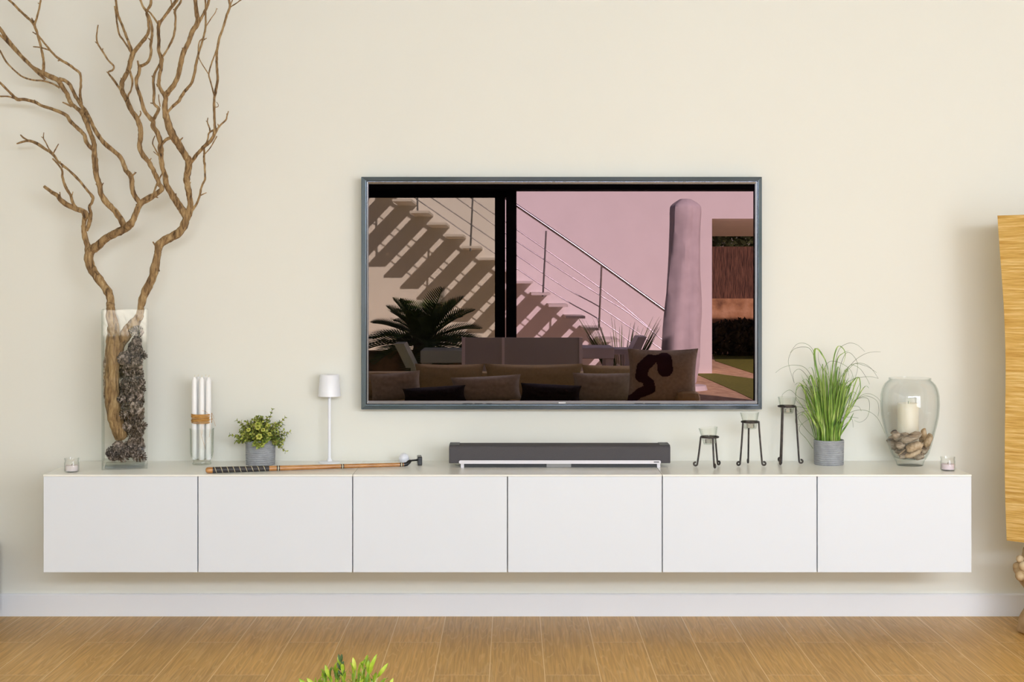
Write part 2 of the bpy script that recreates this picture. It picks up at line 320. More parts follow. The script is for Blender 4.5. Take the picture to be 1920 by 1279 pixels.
# sliding glass door behind the camera: black stiles and head, tinted left leaf
dr = thing('door_1', 'black framed sliding glass door behind the sofa, mirrored in the television', 'door', (-0.34, BACK-0.10, 0)); dr['kind'] = 'structure'
Dd = 14.0
m_ = MB(); m_.box((-1.66, -0.03, 2.215), (0.34, 0.03, 2.285)); m_.box((-1.66, -0.03, 0.005), (0.34, 0.03, 0.07))
m_.box((0.170, -0.03, 0.07), (0.272, 0.03, 2.215)); m_.box((-1.66, -0.03, 0.07), (-1.58, 0.03, 2.215)); m_.build('leaf_frame', M['door_black'], dr)
MB().box((-1.58, -0.004, 0.07), (0.170, 0.004, 2.215)).build('pane', M['pane'], dr)
dp = thing('door_2', 'black edge post of the open sliding glass door, mirrored in the television', 'door', (0, BACK-0.06, 0)); dp['kind'] = 'structure'
MB().box((-0.058, 0.02, 0.005), (0.045, 0.055, 2.285)).build('post', M['door_black'], dp)
struct('trim_1', MB().box((2.405, BACK-0.14, 0), (2.45, BACK-0.02, 2.28)), M['door_black'])
struct('trim_2', MB().box((-3.1, BACK-0.14, 2.28), (2.45, BACK-0.001, 2.29)), M['door_black'])
struct('trim_3', MB().box((-3.1, BACK, 2.285), (2.42, BACK+0.09, 2.44)), M['door_black'])

# ================================================================== cabinets, hung on the wall
YF = -0.42
x0 = (80.5-960)/F*5.5; pitch = (1822.5-80.5)/6/F*5.5
above = ['wall hung white cabinet at the far left, under the tall branch vase', 'wall hung white cabinet second from left, under the taper candles and succulent',
         'wall hung white cabinet third from left, under the golf club head and soundbar left half', 'wall hung white cabinet fourth from left, under the soundbar right half',
         'wall hung white cabinet fifth from left, under the three iron candle stands', 'wall hung white cabinet at the far right, under the grass pot and rounded vase']
cab0 = None
for i in range(6):
    cx = x0+pitch*(i+0.5)
    if i == 0:
        t = thing('wall_cabinet', above[0], 'cabinet', (cx, 0, 0.266), group='wall hung white cabinets'); cab0 = t
        hw = pitch/2-0.0003; bd = MB(); z1 = 0.372
        bd.box((-hw, YF+0.022, 0), (-hw+0.016, -0.001, z1)); bd.box((hw-0.016, YF+0.022, 0), (hw, -0.001, z1))
        bd.box((-hw+0.016, YF+0.022, 0), (hw-0.016, -0.001, 0.016)); bd.box((-hw+0.016, YF+0.022, z1-0.016), (hw-0.016, -0.001, z1)); bd.box((-hw+0.016, -0.012, 0.016), (hw-0.016, -0.004, z1-0.016))
        bd.build('body', M['carcass'], t)
        MB().box((-pitch/2+0.0022, YF, 0.001), (pitch/2-0.0022, YF+0.018, z1+0.0006)).build('door', M['cabinet'], t, bevel=0.001)
    else:
        dup(cab0, (cx, 0, 0.266), above[i])
for i, lb in enumerate(['glossy cream top panel over the left pair of cabinets', 'glossy cream top panel over the middle pair of cabinets, under the soundbar', 'glossy cream top panel over the right pair of cabinets']):
    a = x0+pitch*2*i; cxp = a+pitch
    o = MB().box((a+0.0008, YF-0.001, 0.639), (a+2*pitch-0.0008, -0.001, TOPZ)).build('top_panel', M['top_glass'], bevel=0.0012, loc=(cxp, -0.21, 0.639))
    tag(o, lb, 'panel', 'cabinet top panels')

# ================================================================== television
TY = -0.07
def fr(px, py, D=5.85): return P(px, py, D)
tvt = thing('television', 'large flat wall mounted television with dark metal frame, mirroring the patio', 'television', (0.205, 0, 0.90))
def ring(o, i_, yo, yi, yb=None):
    """mitred picture-frame ring: o, i_ = (x0,z0,x1,z1) outer, inner; front depth at outer and inner edge"""
    mb = MB(); vv = []
    def c(r, y): return [(r[0], y, r[1]), (r[2], y, r[1]), (r[2], y, r[3]), (r[0], y, r[3])]
    vv = c(o, yb if yb is not None else -0.004)+c(o, yo)+c(i_, yi)+c(i_, yb if yb is not None else -0.004)
    ff = []
    for a, b in ((0, 4), (4, 8), (8, 12), (12, 0)):
        for k in range(4): ff.append((a+k, a+(k+1) % 4, b+(k+1) % 4, b+k))
    return mb.add(vv, ff)
def rect(l_, t_, r_, b_, D=5.85):
    a = P(l_, b_, D); c = P(r_, t_, D); return (a.x, a.z, c.x, c.z)
ring(rect(677, 331.5, 1429, 768), rect(686.5, 339, 1421.5, 759), -0.066, -0.072).build('outer_frame', M['tv_frame'], tvt, world_pts=True, bevel=0.0015)
ring(rect(686.5, 339, 1421.5, 759), rect(688, 340.5, 1420, 757.5), -0.056, -0.056).build('shadow_gap', M['black'], tvt, world_pts=True)
ring(rect(688, 340.5, 1420, 757.5), rect(690.6, 345, 1416, 752), -0.068, -0.064).build('bezel', M['tv_bezel'], tvt, world_pts=True, bevel=0.001)
r_ = rect(690.6, 345, 1416, 752)
MB().box((r_[0], -0.060, r_[1]), (r_[2], -0.02, r_[3])).build('screen', M['screen'], tvt, world_pts=True)
r_ = rect(687.5, 340, 1420.5, 758)
MB().box((r_[0], -0.02, r_[1]), (r_[2], -0.001, r_[3])).build('back_panel', M['black'], tvt, world_pts=True)
# maker's mark: a tiny line of silver letters, too small to read
lg = MB(); 
for k in range(7):
    a = P(1047.6+k*1.9, 757.0, 5.846); c = P(1047.6+k*1.9+1.45, 754.3, 5.846)
    lg.box((a.x, -0.0715, a.z), (c.x, -0.066, c.z))
lg.build('logo', M['logo'], tvt, world_pts=True)
for a, b in ((868, 886), (890, 905), (912, 922), (1190, 1206), (1209, 1238)):
    p = P(a, 757.6, 5.85); q = P(b, 756.4, 5.85); MB().box((p.x, -0.0692, p.z), (q.x, -0.064, q.z)).build('vent_slot', M['black'], tvt, world_pts=True)

M['bracket'] = mat('bracket_grey', (0.28, 0.27, 0.26), 0.5)
# ================================================================== soundbar
sx0 = P(842, 0, 5.70).x; sx1 = P(1257, 0, 5.70).x; sc = (sx0+sx1)/2
sb = thing('soundbar', 'long dark grey soundbar with pale front strip below the television', 'soundbar', (sc, -0.16, TOPZ))
hw = (sx1-sx0)/2
prof = [(-0.060, 0.018), (-0.062, 0.022), (-0.062, 0.080), (-0.056, 0.088), (0.050, 0.088), (0.056, 0.082), (0.056, 0.018)]
mb = MB(); n_ = len(prof)
mb.add([(-hw, y, z) for y, z in prof]+[(hw, y, z) for y, z in prof], [(k, (k+1) % n_, n_+(k+1) % n_, n_+k) for k in range(n_)]+[tuple(range(n_-1, -1, -1)), tuple(range(n_, 2*n_))])
mb.build('body', M['speaker'], sb, bevel=0.003)
for s_ in (-1, 1): MB().box((s_*hw-(0.04 if s_ > 0 else 0), -0.052, 0.088), (s_*hw+(0.04 if s_ < 0 else 0), 0.045, 0.0905)).build('end_cap', M['speaker_top'], sb, bevel=0.001)
mb = MB(); a = P(860.5, 0, 5.70).x-sc; b_ = P(1239, 0, 5.70).x-sc; zc = 0.0235; rr = 0.0068; vv = []; 
for sgn, xx in ((-1, a+rr), (1, b_-rr)):
    for k in range(9):
        an = PI/2+PI*k/8 if sgn < 0 else -PI/2+PI*k/8
        vv.append((xx+rr*math.cos(an), zc+rr*math.sin(an)))
N = len(vv); mb.add([(x, -0.066, z) for x, z in vv]+[(x, -0.058, z) for x, z in vv], [tuple(range(N))]+[(k, (k+1) % N, N+(k+1) % N, N+k) for k in range(N)])
mb.build('front_strip', M['strip'], sb)
MB().box((P(1225.5, 0, 5.70).x-sc, -0.0675, 0.022), (P(1235.5, 0, 5.70).x-sc, -0.064, 0.0255)).build('status_window', M['black'], sb, bevel=0.0008)
MB().box((P(866, 0, 5.71).x-sc, -0.045, 0.0), (P(1232, 0, 5.71).x-sc, 0.045, 0.018)).build('base', M['black'], sb)
MB().box((P(1025, 0, 5.70).x-sc, -0.055, 0.001), (P(1071, 0, 5.70).x-sc, -0.044, 0.016)).build('foot_bracket', M['bracket'], sb)
for xx in (868, 1236): MB().box((P(xx-4, 0, 5.71).x-sc, -0.050, 0.0), (P(xx+2, 0, 5.71).x-sc, -0.03, 0.018)).build('foot', M['strip'], sb)

# ================================================================== tall square vase with branch and pine cones
VC = Vector((P(234.5, 0, 5.735).x, -0.185, TOPZ)); VR = math.radians(14)
va = thing('square_glass_vase', 'tall square clear glass vase holding pine cones and a branch', 'vase', VC, VR)
H = 0.637; s_ = 0.091; q = 0.085
mb = MB()
def sq(h, z): return [(-h, -h, z), (h, -h, z), (h, h, z), (-h, h, z)]
mb.add(sq(s_*0.965, 0)+sq(s_*0.98, H)+sq(q*0.985, H)+sq(q*0.965, 0.026), [(0, 3, 2, 1)]+[(a+k, a+(k+1) % 4, a+4+(k+1) % 4, a+4+k) for a in (0, 4, 8) for k in range(4)]+[(12, 13, 14, 15)])
mb.build('glass_body', M['thick_glass'], va, bevel=0.002)
MB().box((-q*0.9, -q*0.9, 0.004), (q*0.9, q*0.9, 0.012)).build('base_slab', M['glass'], va, bevel=0.002)

# pine cone
def cone_mesh(L=0.054, Rr=0.0245):
    mb = MB(); mb.lathe([(0, -L/2)]+[(Rr*0.42*math.sin(PI*min(1, (k/8)**0.85))+0.001, -L/2+L*k/8) for k in range(1, 8)]+[(0, L/2)], 10)
    ns = 54
    for i in range(ns):
        t = (i+0.5)/ns; a = i*2.39996; z = -L/2+L*t
        r = Rr*(math.sin(PI*t**0.75)**0.65)+0.001; s = 0.0105*(0.5+0.6*math.sin(PI*t))
        d = Vector((math.cos(a), math.sin(a), 0)); up = Vector((0, 0, 1)); sd = d.cross(up)
        base = d*r*0.25+Vector((0, 0, z-0.002)); tip = d*r+Vector((0, 0, z+0.003+0.007*t)); w = sd*s*0.6
        mb.add([base-w*0.4, base+w*0.4, tip+w-up*0.001, tip-w-up*0.001, tip+w*0.6+up*0.0026+d*0.001, tip-w*0.6+up*0.0026+d*0.001, base+up*0.002, tip+d*0.0028+up*0.001],
               [(0, 1, 2, 3), (0, 3, 5, 6), (1, 6, 4, 2), (6, 5, 4), (3, 2, 7), (2, 4, 7), (4, 5, 7), (5, 3, 7)])
    return mb
rng = random.Random(5)
spots = []
for (px, py) in [(264, 622), (256, 641), (266, 655), (247, 662), (233, 672), (256, 680), (268, 688), (240, 694), (254, 706), (268, 716), (236, 719), (250, 730), (266, 742), (237, 748), (253, 758), (268, 770),
                 (238, 774), (254, 786), (268, 800), (240, 800), (255, 814), (268, 828), (249, 829), (206, 849), (222, 838), (238, 845), (254, 848), (267, 852), (212, 860), (230, 858)]:
    spots.append((px, py, 5.695+rng.uniform(-0.008, 0.008)))
    if 640 < py < 830: spots.append((px-5+rng.uniform(-3, 3), py+10, 5.765))
for (px, py) in [(206, 722), (222, 700), (222, 745), (224, 790)]: spots.append((px, py, 5.79))
cone0 = None; inv = va.matrix_world.inverted()
for px, py, D in spots:
    p = P(px, py, D)
    lp = inv @ p; lim = 0.050; lp.x = max(-lim, min(lim, lp.x)); lp.y = max(-lim, min(lim, lp.y)); lp.z = max(0.052, lp.z); p = va.matrix_world @ lp
    rot = (rng.uniform(0, 2*PI), rng.uniform(0.6, 2.2), rng.uniform(0, 2*PI))
    if cone0 is None:
        cone0 = cone_mesh().build('pine_cone', M['cone']); tag(cone0, 'small brown pine cone', 'pine cone', 'pine cones in the square vase')
        c = cone0
    else: c = cone0.copy(); COL.objects.link(c)
    sc_ = rng.uniform(0.8, 1.12); c.location = p
    if (px, py) == (264, 622): c['label'] = 'topmost pine cone in the tall square glass vase, beside the branch fork'
    elif c is not cone0: c['label'] = 'small brown pine cone piled inside the tall square glass vase below the topmost'
    c.rotation_euler = rot; c.scale = (sc_, sc_, sc_)

# driftwood branch, traced limb by limb; y<0 means above the frame
def Dfield(px, py):
    h = max(0, (620-py)/620)
    n1 = noise.noise(Vector((px/110, py/170, 3.3)))
    return min(5.84, 5.735-0.10*h*(1 if px > 240 else -0.2)+0.16*n1*min(1, h*1.6))
def zA(lst): return [(x/3.996, y/3.996, w/3.996) for x, y, w in lst]
def zB(lst): return [(x/3.996, y/3.996+300, w/3.996) for x, y, w in lst]
limbs = [
 # left trunk
 [(228, 822, 23), (219, 797, 27), (213, 765, 29), (210, 735, 29), (210, 700, 28), (211, 665, 26), (213, 635, 27), (212, 610, 22), (208, 592, 18)]+zB([(828, 1100, 65), (825, 1030, 62), (790, 960, 65), (730, 880, 70), (680, 800, 72), (665, 730, 68), (680, 680, 70), (730, 645, 66), (790, 590, 62), (850, 558, 64), (905, 530, 68), (950, 505, 62), (985, 470, 55), (1005, 430, 44), (1030, 370, 44), (1055, 325, 50), (1110, 290, 50), (1160, 262, 42), (1203, 228, 38), (1212, 205, 34), (1190, 175, 34), (1170, 120, 36), (1140, 60, 36), (1110, 10, 38)])
   + zA([(1070, 1160, 38), (1045, 1090, 38), (1055, 1010, 42), (1045, 930, 42), (1020, 880, 38), (975, 810, 40), (945, 740, 38), (915, 680, 36), (915, 620, 36), (945, 560, 34), (970, 500, 36), (985, 430, 36), (1005, 390, 34), (1050, 330, 30), (1100, 270, 26), (1115, 220, 22), (1110, 150, 20), (1100, 90, 20), (1125, 40, 20), (1135, -20, 18)]),
 zB([(680, 800, 50), (660, 720, 50), (655, 640, 46), (635, 580, 40), (628, 510, 38), (632, 450, 40), (642, 415, 52), (620, 385, 46), (560, 363, 40), (500, 333, 40), (455, 300, 34), (430, 268, 30), (380, 235, 26), (330, 198, 24)]),
 zB([(648, 530, 24), (668, 470, 34), (680, 400, 26), (670, 350, 22), (692, 310, 22), (690, 270, 24), (655, 230, 20), (600, 160, 20), (530, 90, 18), (470, 40, 18), (430, 5, 16)])+zA([(395, 1155, 20), (330, 1110, 22), (275, 1075, 24), (210, 1055, 20), (125, 1077, 11)]),
 zA([(210, 1052, 14), (180, 1035, 14), (152, 1010, 10)]),
 zA([(395, 1150, 14), (360, 1105, 10), (342, 1065, 9), (325, 1035, 8), (328, 993, 6)]), zA([(325, 1035, 8), (310, 1025, 5)]),
 zA([(400, 1150, 11), (415, 1120, 10), (438, 1078, 8)]),
 zB([(395, -10, 12), (440, 40, 14), (465, 80, 16), (470, 140, 20), (495, 210, 22), (530, 270, 22), (550, 330, 24), (575, 360, 28)]),
 zB([(448, 240, 7), (452, 290, 12)]), zB([(547, 238, 7), (537, 268, 10)]), zB([(450, 10, 9), (470, 60, 7)]),
 # limbs off the long left trunk fork
 zA([(990, 405, 26), (975, 350, 24), (950, 280, 22), (915, 190, 20), (880, 100, 20), (862, -20, 18)]),
 zA([(975, 385, 14), (930, 310, 13), (895, 260, 14), (880, 190, 14), (868, 110, 11), (858, 45, 10)]),
 zA([(912, 685, 20), (880, 640, 18), (845, 590, 17), (812, 543, 13), (845, 525, 16), (852, 495, 14), (810, 450, 14), (775, 395, 14), (745, 350, 14), (725, 300, 13), (728, 240, 11), (735, 187, 9)]),
 zA([(812, 548, 12), (800, 538, 8)]), zA([(768, 380, 10), (770, 360, 6)]), zA([(728, 325, 9), (712, 312, 6)]),
 zA([(1038, 885, 14), (1055, 850, 10), (1050, 830, 8)]), zA([(1038, 350, 14), (1042, 325, 8)]), zA([(1110, 1225, 14), (1132, 1185, 8)]), zA([(925, 600, 12), (903, 585, 8)]), zA([(970, 480, 12), (957, 458, 8)]),
 zA([(962, 770, 14), (960, 720, 15), (985, 670, 15), (992, 600, 17), (975, 540, 17), (965, 470, 15)]),
 zA([(1105, 105, 16), (1132, 170, 20), (1140, 250, 21), (1130, 330, 21), (1130, 400, 22), (1110, 460, 22), (1070, 490, 24), (1045, 500, 28), (1040, 550, 25), (1020, 600, 27), (1030, 660, 28), (1055, 730, 29), (1075, 810, 30), (1110, 870, 31), (1145, 905, 38), (1150, 950, 38), (1180, 1000, 38), (1200, 1060, 38), (1205, 1130, 42), (1208, 1200, 38)])
   + zB([(1212, 40, 36), (1235, 110, 38), (1250, 190, 42), (1290, 260, 48), (1335, 330, 52), (1372, 385, 60), (1400, 430, 62)]),
 zA([(1042, 500, 22), (1030, 455, 12)]), zA([(1125, 300, 12), (1112, 285, 7)]),
 zA([(1135, 175, 14), (1112, 110, 14), (1075, 60, 12), (1040, -20, 11)]),
 # right trunk
 [(214, 700, 16), (222, 655, 20), (232, 632, 24), (248, 612, 22), (260, 595, 17)]+zB([(1055, 1110, 50), (1068, 1040, 62), (1105, 960, 64), (1142, 880, 62), (1163, 800, 70), (1175, 740, 58), (1185, 690, 54), (1192, 640, 66), (1230, 605, 68), (1290, 575, 66), (1340, 545, 64), (1375, 500, 60), (1395, 440, 60), (1412, 400, 60), (1428, 340, 48), (1418, 260, 46), (1402, 180, 50), (1400, 120, 52), (1412, 60, 50), (1410, 0, 60)])
   + zA([(1390, 1170, 52), (1350, 1100, 54), (1310, 1040, 56), (1270, 960, 60), (1250, 890, 52), (1235, 810, 44), (1240, 740, 40), (1248, 705, 44), (1300, 640, 38), (1330, 580, 36), (1350, 500, 36), (1372, 400, 40), (1410, 320, 36), (1440, 240, 38), (1480, 168, 40), (1470, 80, 32), (1458, -20, 30)]),
 zB([(1178, 650, 30), (1160, 635, 16), (1145, 612, 8)]), zB([(1190, 835, 12), (1197, 825, 6)]), zB([(1320, 280, 12), (1317, 250, 7)]), zB([(1415, 190, 14), (1428, 165, 7)]), zB([(760, 195, 14), (775, 172, 7)]), zB([(730, 190, 12), (715, 178, 7)]), zB([(1160, 275, 14), (1185, 283, 8)]),
 zA([(1350, 1050, 16), (1370, 1030, 7)]),
 zA([(1242, 725, 34), (1210, 680, 30), (1190, 630, 28), (1195, 560, 28), (1208, 500, 32), (1208, 430, 32), (1190, 380, 26), (1190, 300, 26), (1190, 190, 28), (1230, 130, 24), (1280, 60, 24), (1318, 10, 26), (1340, -30, 24)]),
 zA([(1186, 180, 16), (1130, 100, 14), (1078, 55, 13), (1050, -20, 11)]), zA([(1190, 180, 20), (1190, 152, 14)]),
 zA([(1215, 430, 16), (1250, 375, 15), (1290, 300, 17), (1310, 220, 17), (1315, 130, 17), (1310, 80, 20), (1350, 20, 16), (1362, -20, 14)]), zA([(1310, 80, 10), (1297, 68, 7)]),
 zA([(1290, 50, 12), (1278, -20, 10)]), zA([(1180, 650, 10), (1172, 628, 6)]),
 zA([(1490, 165, 26), (1520, 110, 23), (1550, 50, 22), (1565, -20, 22)]), zA([(1372, 380, 14), (1366, 358, 9)]),
 zA([(1250, 850, 20), (1290, 800, 22), (1340, 755, 26), (1380, 690, 25), (1430, 630, 23), (1455, 560, 22), (1475, 450, 20), (1500, 360, 17), (1525, 280, 16), (1540, 200, 16), (1540, 100, 15), (1535, -20, 14)]),
 zA([(1545, 195, 9), (1580, 140, 8), (1612, 95, 7), (1622, 62, 6)]), zA([(1622, 68, 5), (1632, 66, 4)]), zA([(1525, 300, 9), (1548, 285, 6)]),
 zA([(1148, 900, 26), (1180, 835, 26), (1185, 810, 24), (1152, 772, 20), (1155, 700, 20), (1150, 600, 22), (1165, 540, 20), (1190, 490, 16), (1208, 450, 12)]),
 zA([(1150, 775, 12), (1128, 772, 8)]), zA([(1150, 590, 12), (1138, 568, 8)]), zA([(1200, 800, 10), (1192, 755, 9), (1188, 708, 8)]),
 zA([(1205, 1085, 28), (1240, 1050, 25), (1285, 1028, 28)]),
 zA([(1195, 1175, 11), (1160, 1110, 10), (1143, 1070, 9), (1160, 1018, 9)]), zA([(1190, 1170, 8), (1150, 1135, 6)]),
 # the slim right-hand limb
 zA([(1415, 1240, 34), (1450, 1190, 28), (1500, 1130, 27), (1540, 1090, 28), (1590, 1040, 26), (1610, 985, 26), (1608, 920, 20), (1605, 840, 19), (1605, 760, 19), (1615, 690, 20), (1630, 600, 20), (1625, 500, 19), (1625, 400, 19), (1640, 300, 19), (1670, 210, 19), (1700, 110, 19), (1722, 50, 19), (1713, -20, 16)]),
 zA([(1722, 55, 10), (1770, 25, 9), (1812, -4, 8)]), zA([(1722, 50, 10), (1748, -20, 8)]),
 zA([(1605, 715, 12), (1580, 620, 12), (1565, 550, 12), (1590, 460, 11), (1620, 380, 11), (1640, 310, 10)]),
 zA([(1563, 555, 9), (1520, 490, 8), (1490, 430, 8), (1485, 370, 9), (1495, 310, 10), (1530, 285, 8)]),
 zA([(1610, 1005, 16), (1640, 950, 15), (1690, 900, 13), (1700, 870, 11), (1712, 833, 8)]), zA([(1700, 865, 8), (1698, 850, 6)]), zA([(1638, 950, 10), (1632, 928, 6)]),
 zA([(1600, 975, 14), (1575, 985, 14), (1570, 960, 11), (1555, 915, 10), (1557, 882, 7)]), zA([(1555, 915, 7), (1543, 905, 5)]),
 zA([(1600, 972, 12), (1565, 1000, 13), (1555, 1050, 13), (1532, 1100, 15), (1530, 1160, 17), (1530, 1230, 16)])+zB([(1533, 20, 15), (1535, 80, 16), (1535, 145, 15), (1510, 200, 16), (1498, 262, 18), (1468, 335, 20), (1430, 385, 24)]),
 zB([(1498, 268, 11), (1525, 255, 9), (1548, 245, 7)]), zA([(1625, 1020, 10), (1580, 1100, 9), (1535, 1155, 9)]),
 zA([(1612, 805, 6), (1634, 798, 6), (1634, 780, 5), (1622, 765, 5)]), zA([(1530, 1165, 9), (1522, 1150, 6)]),
 # left fork going up left
 zB([(935, 505, 50), (895, 430, 48), (850, 370, 48), (790, 310, 48), (755, 250, 44), (745, 190, 46), (725, 130, 44), (715, 60, 44), (712, 0, 46)])+zA([(708, 1180, 44), (705, 1110, 42), (698, 1050, 36), (670, 980, 36), (640, 900, 36), (612, 840, 36), (560, 800, 28), (525, 760, 30), (500, 700, 34), (460, 640, 36), (430, 597, 38), (370, 572, 42), (300, 535, 32), (240, 500, 28), (170, 430, 28), (100, 350, 28), (50, 290, 28), (0, 215, 28), (-60, 130, 26)]),
 zA([(340, 595, 22), (300, 560, 20), (200, 470, 17), (110, 375, 17), (50, 312, 17), (0, 262, 16), (-50, 215, 14)]),
 zA([(440, 592, 30), (490, 605, 28), (525, 640, 27), (560, 710, 27), (610, 790, 29), (650, 850, 31), (690, 930, 29), (740, 1020, 31), (790, 1080, 33), (850, 1130, 33), (905, 1180, 34), (935, 1250, 36)])+zB([(950, 85, 38), (985, 130, 36), (990, 210, 36), (1010, 270, 38), (1052, 325, 42)]),
 zA([(612, 780, 22), (600, 710, 21), (605, 640, 19), (600, 555, 19), (560, 518, 19), (510, 480, 22), (440, 440, 19), (380, 382, 17), (330, 320, 15), (290, 270, 13), (272, 225, 10)]),
 zA([(375, 378, 12), (310, 357, 11), (250, 350, 9)]), zA([(445, 455, 10), (432, 455, 8)]), zA([(605, 548, 10), (606, 543, 8)]), zA([(600, 715, 10), (592, 710, 6)]),
 zA([(322, 570, 24), (325, 510, 22), (325, 450, 21), (310, 370, 19), (290, 290, 19), (265, 210, 21), (235, 160, 21), (160, 90, 19), (80, 10, 17), (30, -30, 15)]),
 zA([(258, 185, 16), (285, 100, 15), (302, 20, 14), (306, -20, 12)]), zA([(250, 165, 14), (238, 135, 9)]), zA([(268, 255, 10), (245, 240, 7)]), zA([(265, 160, 10), (250, 155, 6)]), zA([(298, 30, 9), (284, 22, 6)]),
 zA([(448, 658, 16), (390, 625, 14), (320, 605, 13), (250, 600, 13), (170, 575, 13), (100, 520, 13), (45, 460, 13), (0, 380, 13), (-40, 330, 12)]), zA([(45, 462, 9), (38, 450, 7)]),
 zA([(692, 1115, 32), (650, 1070, 30), (630, 1010, 27), (580, 960, 27), (530, 910, 29), (490, 860, 27), (400, 820, 25), (320, 795, 23), (260, 765, 24), (180, 745, 23), (130, 745, 25), (90, 710, 20), (50, 670, 19), (0, 620, 17), (-50, 575, 15)]), zA([(262, 765, 12), (258, 748, 8)]),
 zA([(115, 738, 14), (60, 723, 13), (0, 722, 13), (-50, 722, 12)]),
 zA([(535, 798, 15), (500, 780, 13), (468, 766, 11)]), zA([(715, 975, 12), (722, 962, 8)]), zA([(825, 1110, 14), (832, 1092, 8)]),
 zB([(985, 128, 12), (1005, 105, 11), (1022, 93, 7)]), zB([(1010, 88, 6), (1012, 100, 6)]), zB([(1150, 250, 14), (1172, 190, 15), (1200, 130, 12), (1218, 98, 10)]), zB([(1030, 350, 14), (1020, 330, 8)]),
]
BR = Vector((VC.x, VC.y, TOPZ+0.03))
branch = thing('driftwood_branch', 'tall bare brown driftwood branch standing in the square glass vase', 'branch', BR)
def limb_mb(mb, lb, seg):
    pts = spline(lb, 5); vv = []; rr = []
    inner = inv
    for x, y, w in pts:
        D = Dfield(x, y)
        if y > 575:
            D = 5.705 if x < 225 else 5.72
        wv = 1+0.17*noise.noise(Vector((x*0.11, y*0.11, 1.7)))+0.10*noise.noise(Vector((x*0.35, y*0.35, 5.1)))
        jx = 1.1*noise.noise(Vector((x*0.14, y*0.14, 9.2)))*min(1, w/6)
        vv.append(P(x+jx, y, D)); rr.append(max(0.0009, w/2/F*D*0.97*wv))
    mb.tube(vv, rr, seg)
rx = random.Random(77)
def extend(lb):          # limbs that leave the frame go on growing and thin out
    x, y, w = lb[-1]
    if not (y < -0.8 or x < -9): return lb
    px_, py_, _ = lb[-2]; dx, dy = x-px_, y-py_; q_ = math.hypot(dx, dy); dx /= q_; dy /= q_; out = list(lb); n_ = rx.randint(3, 6) if w > 3.5 else rx.randint(1, 3)
    for k in range(n_):
        a_ = rx.uniform(-0.45, 0.45); dx, dy = dx*math.cos(a_)-dy*math.sin(a_), dx*math.sin(a_)+dy*math.cos(a_)
        if dy > -0.3: dy -= 0.3
        st_ = rx.uniform(16, 30); x += dx*st_; y += dy*st_; w *= 0.78; out.append((x, y, max(1.2, w)))
    return out
limbs = [extend(lb) for lb in limbs]
main = MB()
for lb in limbs: limb_mb(main, lb, 10 if max(w for _, _, w in lb) > 7 else 7)
branch_ob = main.build('wood', M['bark'], branch, smooth=True, world_pts=True)
tb = MB(); limb_mb(tb, [(203, 768, 3), (202, 755, 12), (201, 730, 13), (201, 690, 14), (204, 652, 12)], 9)   # split-off slab beside the stem
tb.build('side_splinter', M['drift'], branch, smooth=True, world_pts=True)

# ================================================================== taper candles in a footed glass
GC = Vector((P(378.5, 0, 5.81).x, -0.11, TOPZ))
gl = thing('candle_glass', 'small footed clear glass holding a bundle of white taper candles', 'glass', GC)
prof = [(0, 0), (0.036, 0), (0.038, 0.004), (0.034, 0.012), (0.036, 0.018), (0.044, 0.032), (0.047, 0.05), (0.0475, 0.10), (0.0485, 0.142), (0.0497, 0.1455), (0.0485, 0.1465), (0.0462, 0.142), (0.045, 0.10), (0.0445, 0.052), (0.0415, 0.035), (0.030, 0.022), (0, 0.020)]
MB().lathe(prof, 48).build('glass_body', M['green_glass'], gl, smooth=True)
c0 = None
for k, (px, dy, top, lean) in enumerate([(364.5, -0.012, 707, 0), (378, -0.022, 705, 0), (391, -0.013, 705, 0), (371.5, 0.014, 706, 0), (385, 0.013, 704, 0)]):
    x = P(px, 0, 5.81+dy).x; Lc = P(0, top, 5.81+dy).z-TOPZ-0.0215
    if c0 is None:
        c0 = thing('taper_candle', 'white taper candle, leftmost of the raffia tied bundle', 'candle', (x, GC.y+dy, TOPZ+0.0215), group='white taper candles')
        MB().lathe([(0, 0), (0.0100, 0), (0.0108, 0.003), (0.0112, 0.20), (0.0110, Lc-0.016), (0.0100, Lc-0.011), (0.0050, Lc-0.001), (0, Lc)], 24).build('wax_body', M['wax'], c0, smooth=True)
        MB().tube([(0, 0, Lc-0.002), (0.001, 0, Lc+0.004), (0.003, 0, Lc+0.008)], 0.0009, 6).build('wick', M['cream'], c0)
    else:
        o = dup(c0, (x, GC.y+dy, TOPZ+0.0215), ['', 'white taper candle at the front middle of the raffia tied bundle', 'white taper candle, rightmost of the raffia tied bundle', 'white taper candle at the back left of the raffia tied bundle', 'white taper candle at the back right of the raffia tied bundle'][k])
        o.scale = (1, 1, (Lc/0.335) if False else 1)
tw = MB(); rg2 = random.Random(3)
for k in range(13):
    z = P(0, 776+1.35*k, 5.80).z+rg2.uniform(-0.0008, 0.0008); rx = 0.0400+rg2.uniform(0, 0.0018)
    if k in (6, 7): rx -= 0.001
    tw.tube([(GC.x+rx*math.cos(a), GC.y-0.004+(rx-0.004)*math.sin(a), z+0.0015*math.sin(a+k)) for a in [2*PI*j/28 for j in range(29)]], 0.0017, 5, cap=False)
for pts in ([(379, 790), (377, 812), (382, 832), (385, 842)], [(379, 770), (386, 772), (391, 777)], [(396, 782), (401, 790), (404, 799)], [(398, 776), (400, 780), (401, 786)], [(393, 790), (394, 806), (392, 820)], [(382, 792), (380, 800), (379, 815)]):
    tw.tube([P(x, y, 5.752) for x, y in spline(pts, 4)], 0.0005, 5)
tag(tw.build('raffia_tie', M['twine'], loc=(GC.x, GC.y, GC.z+0.17), smooth=True), 'golden raffia wound around the bundle of white taper candles', 'raffia')

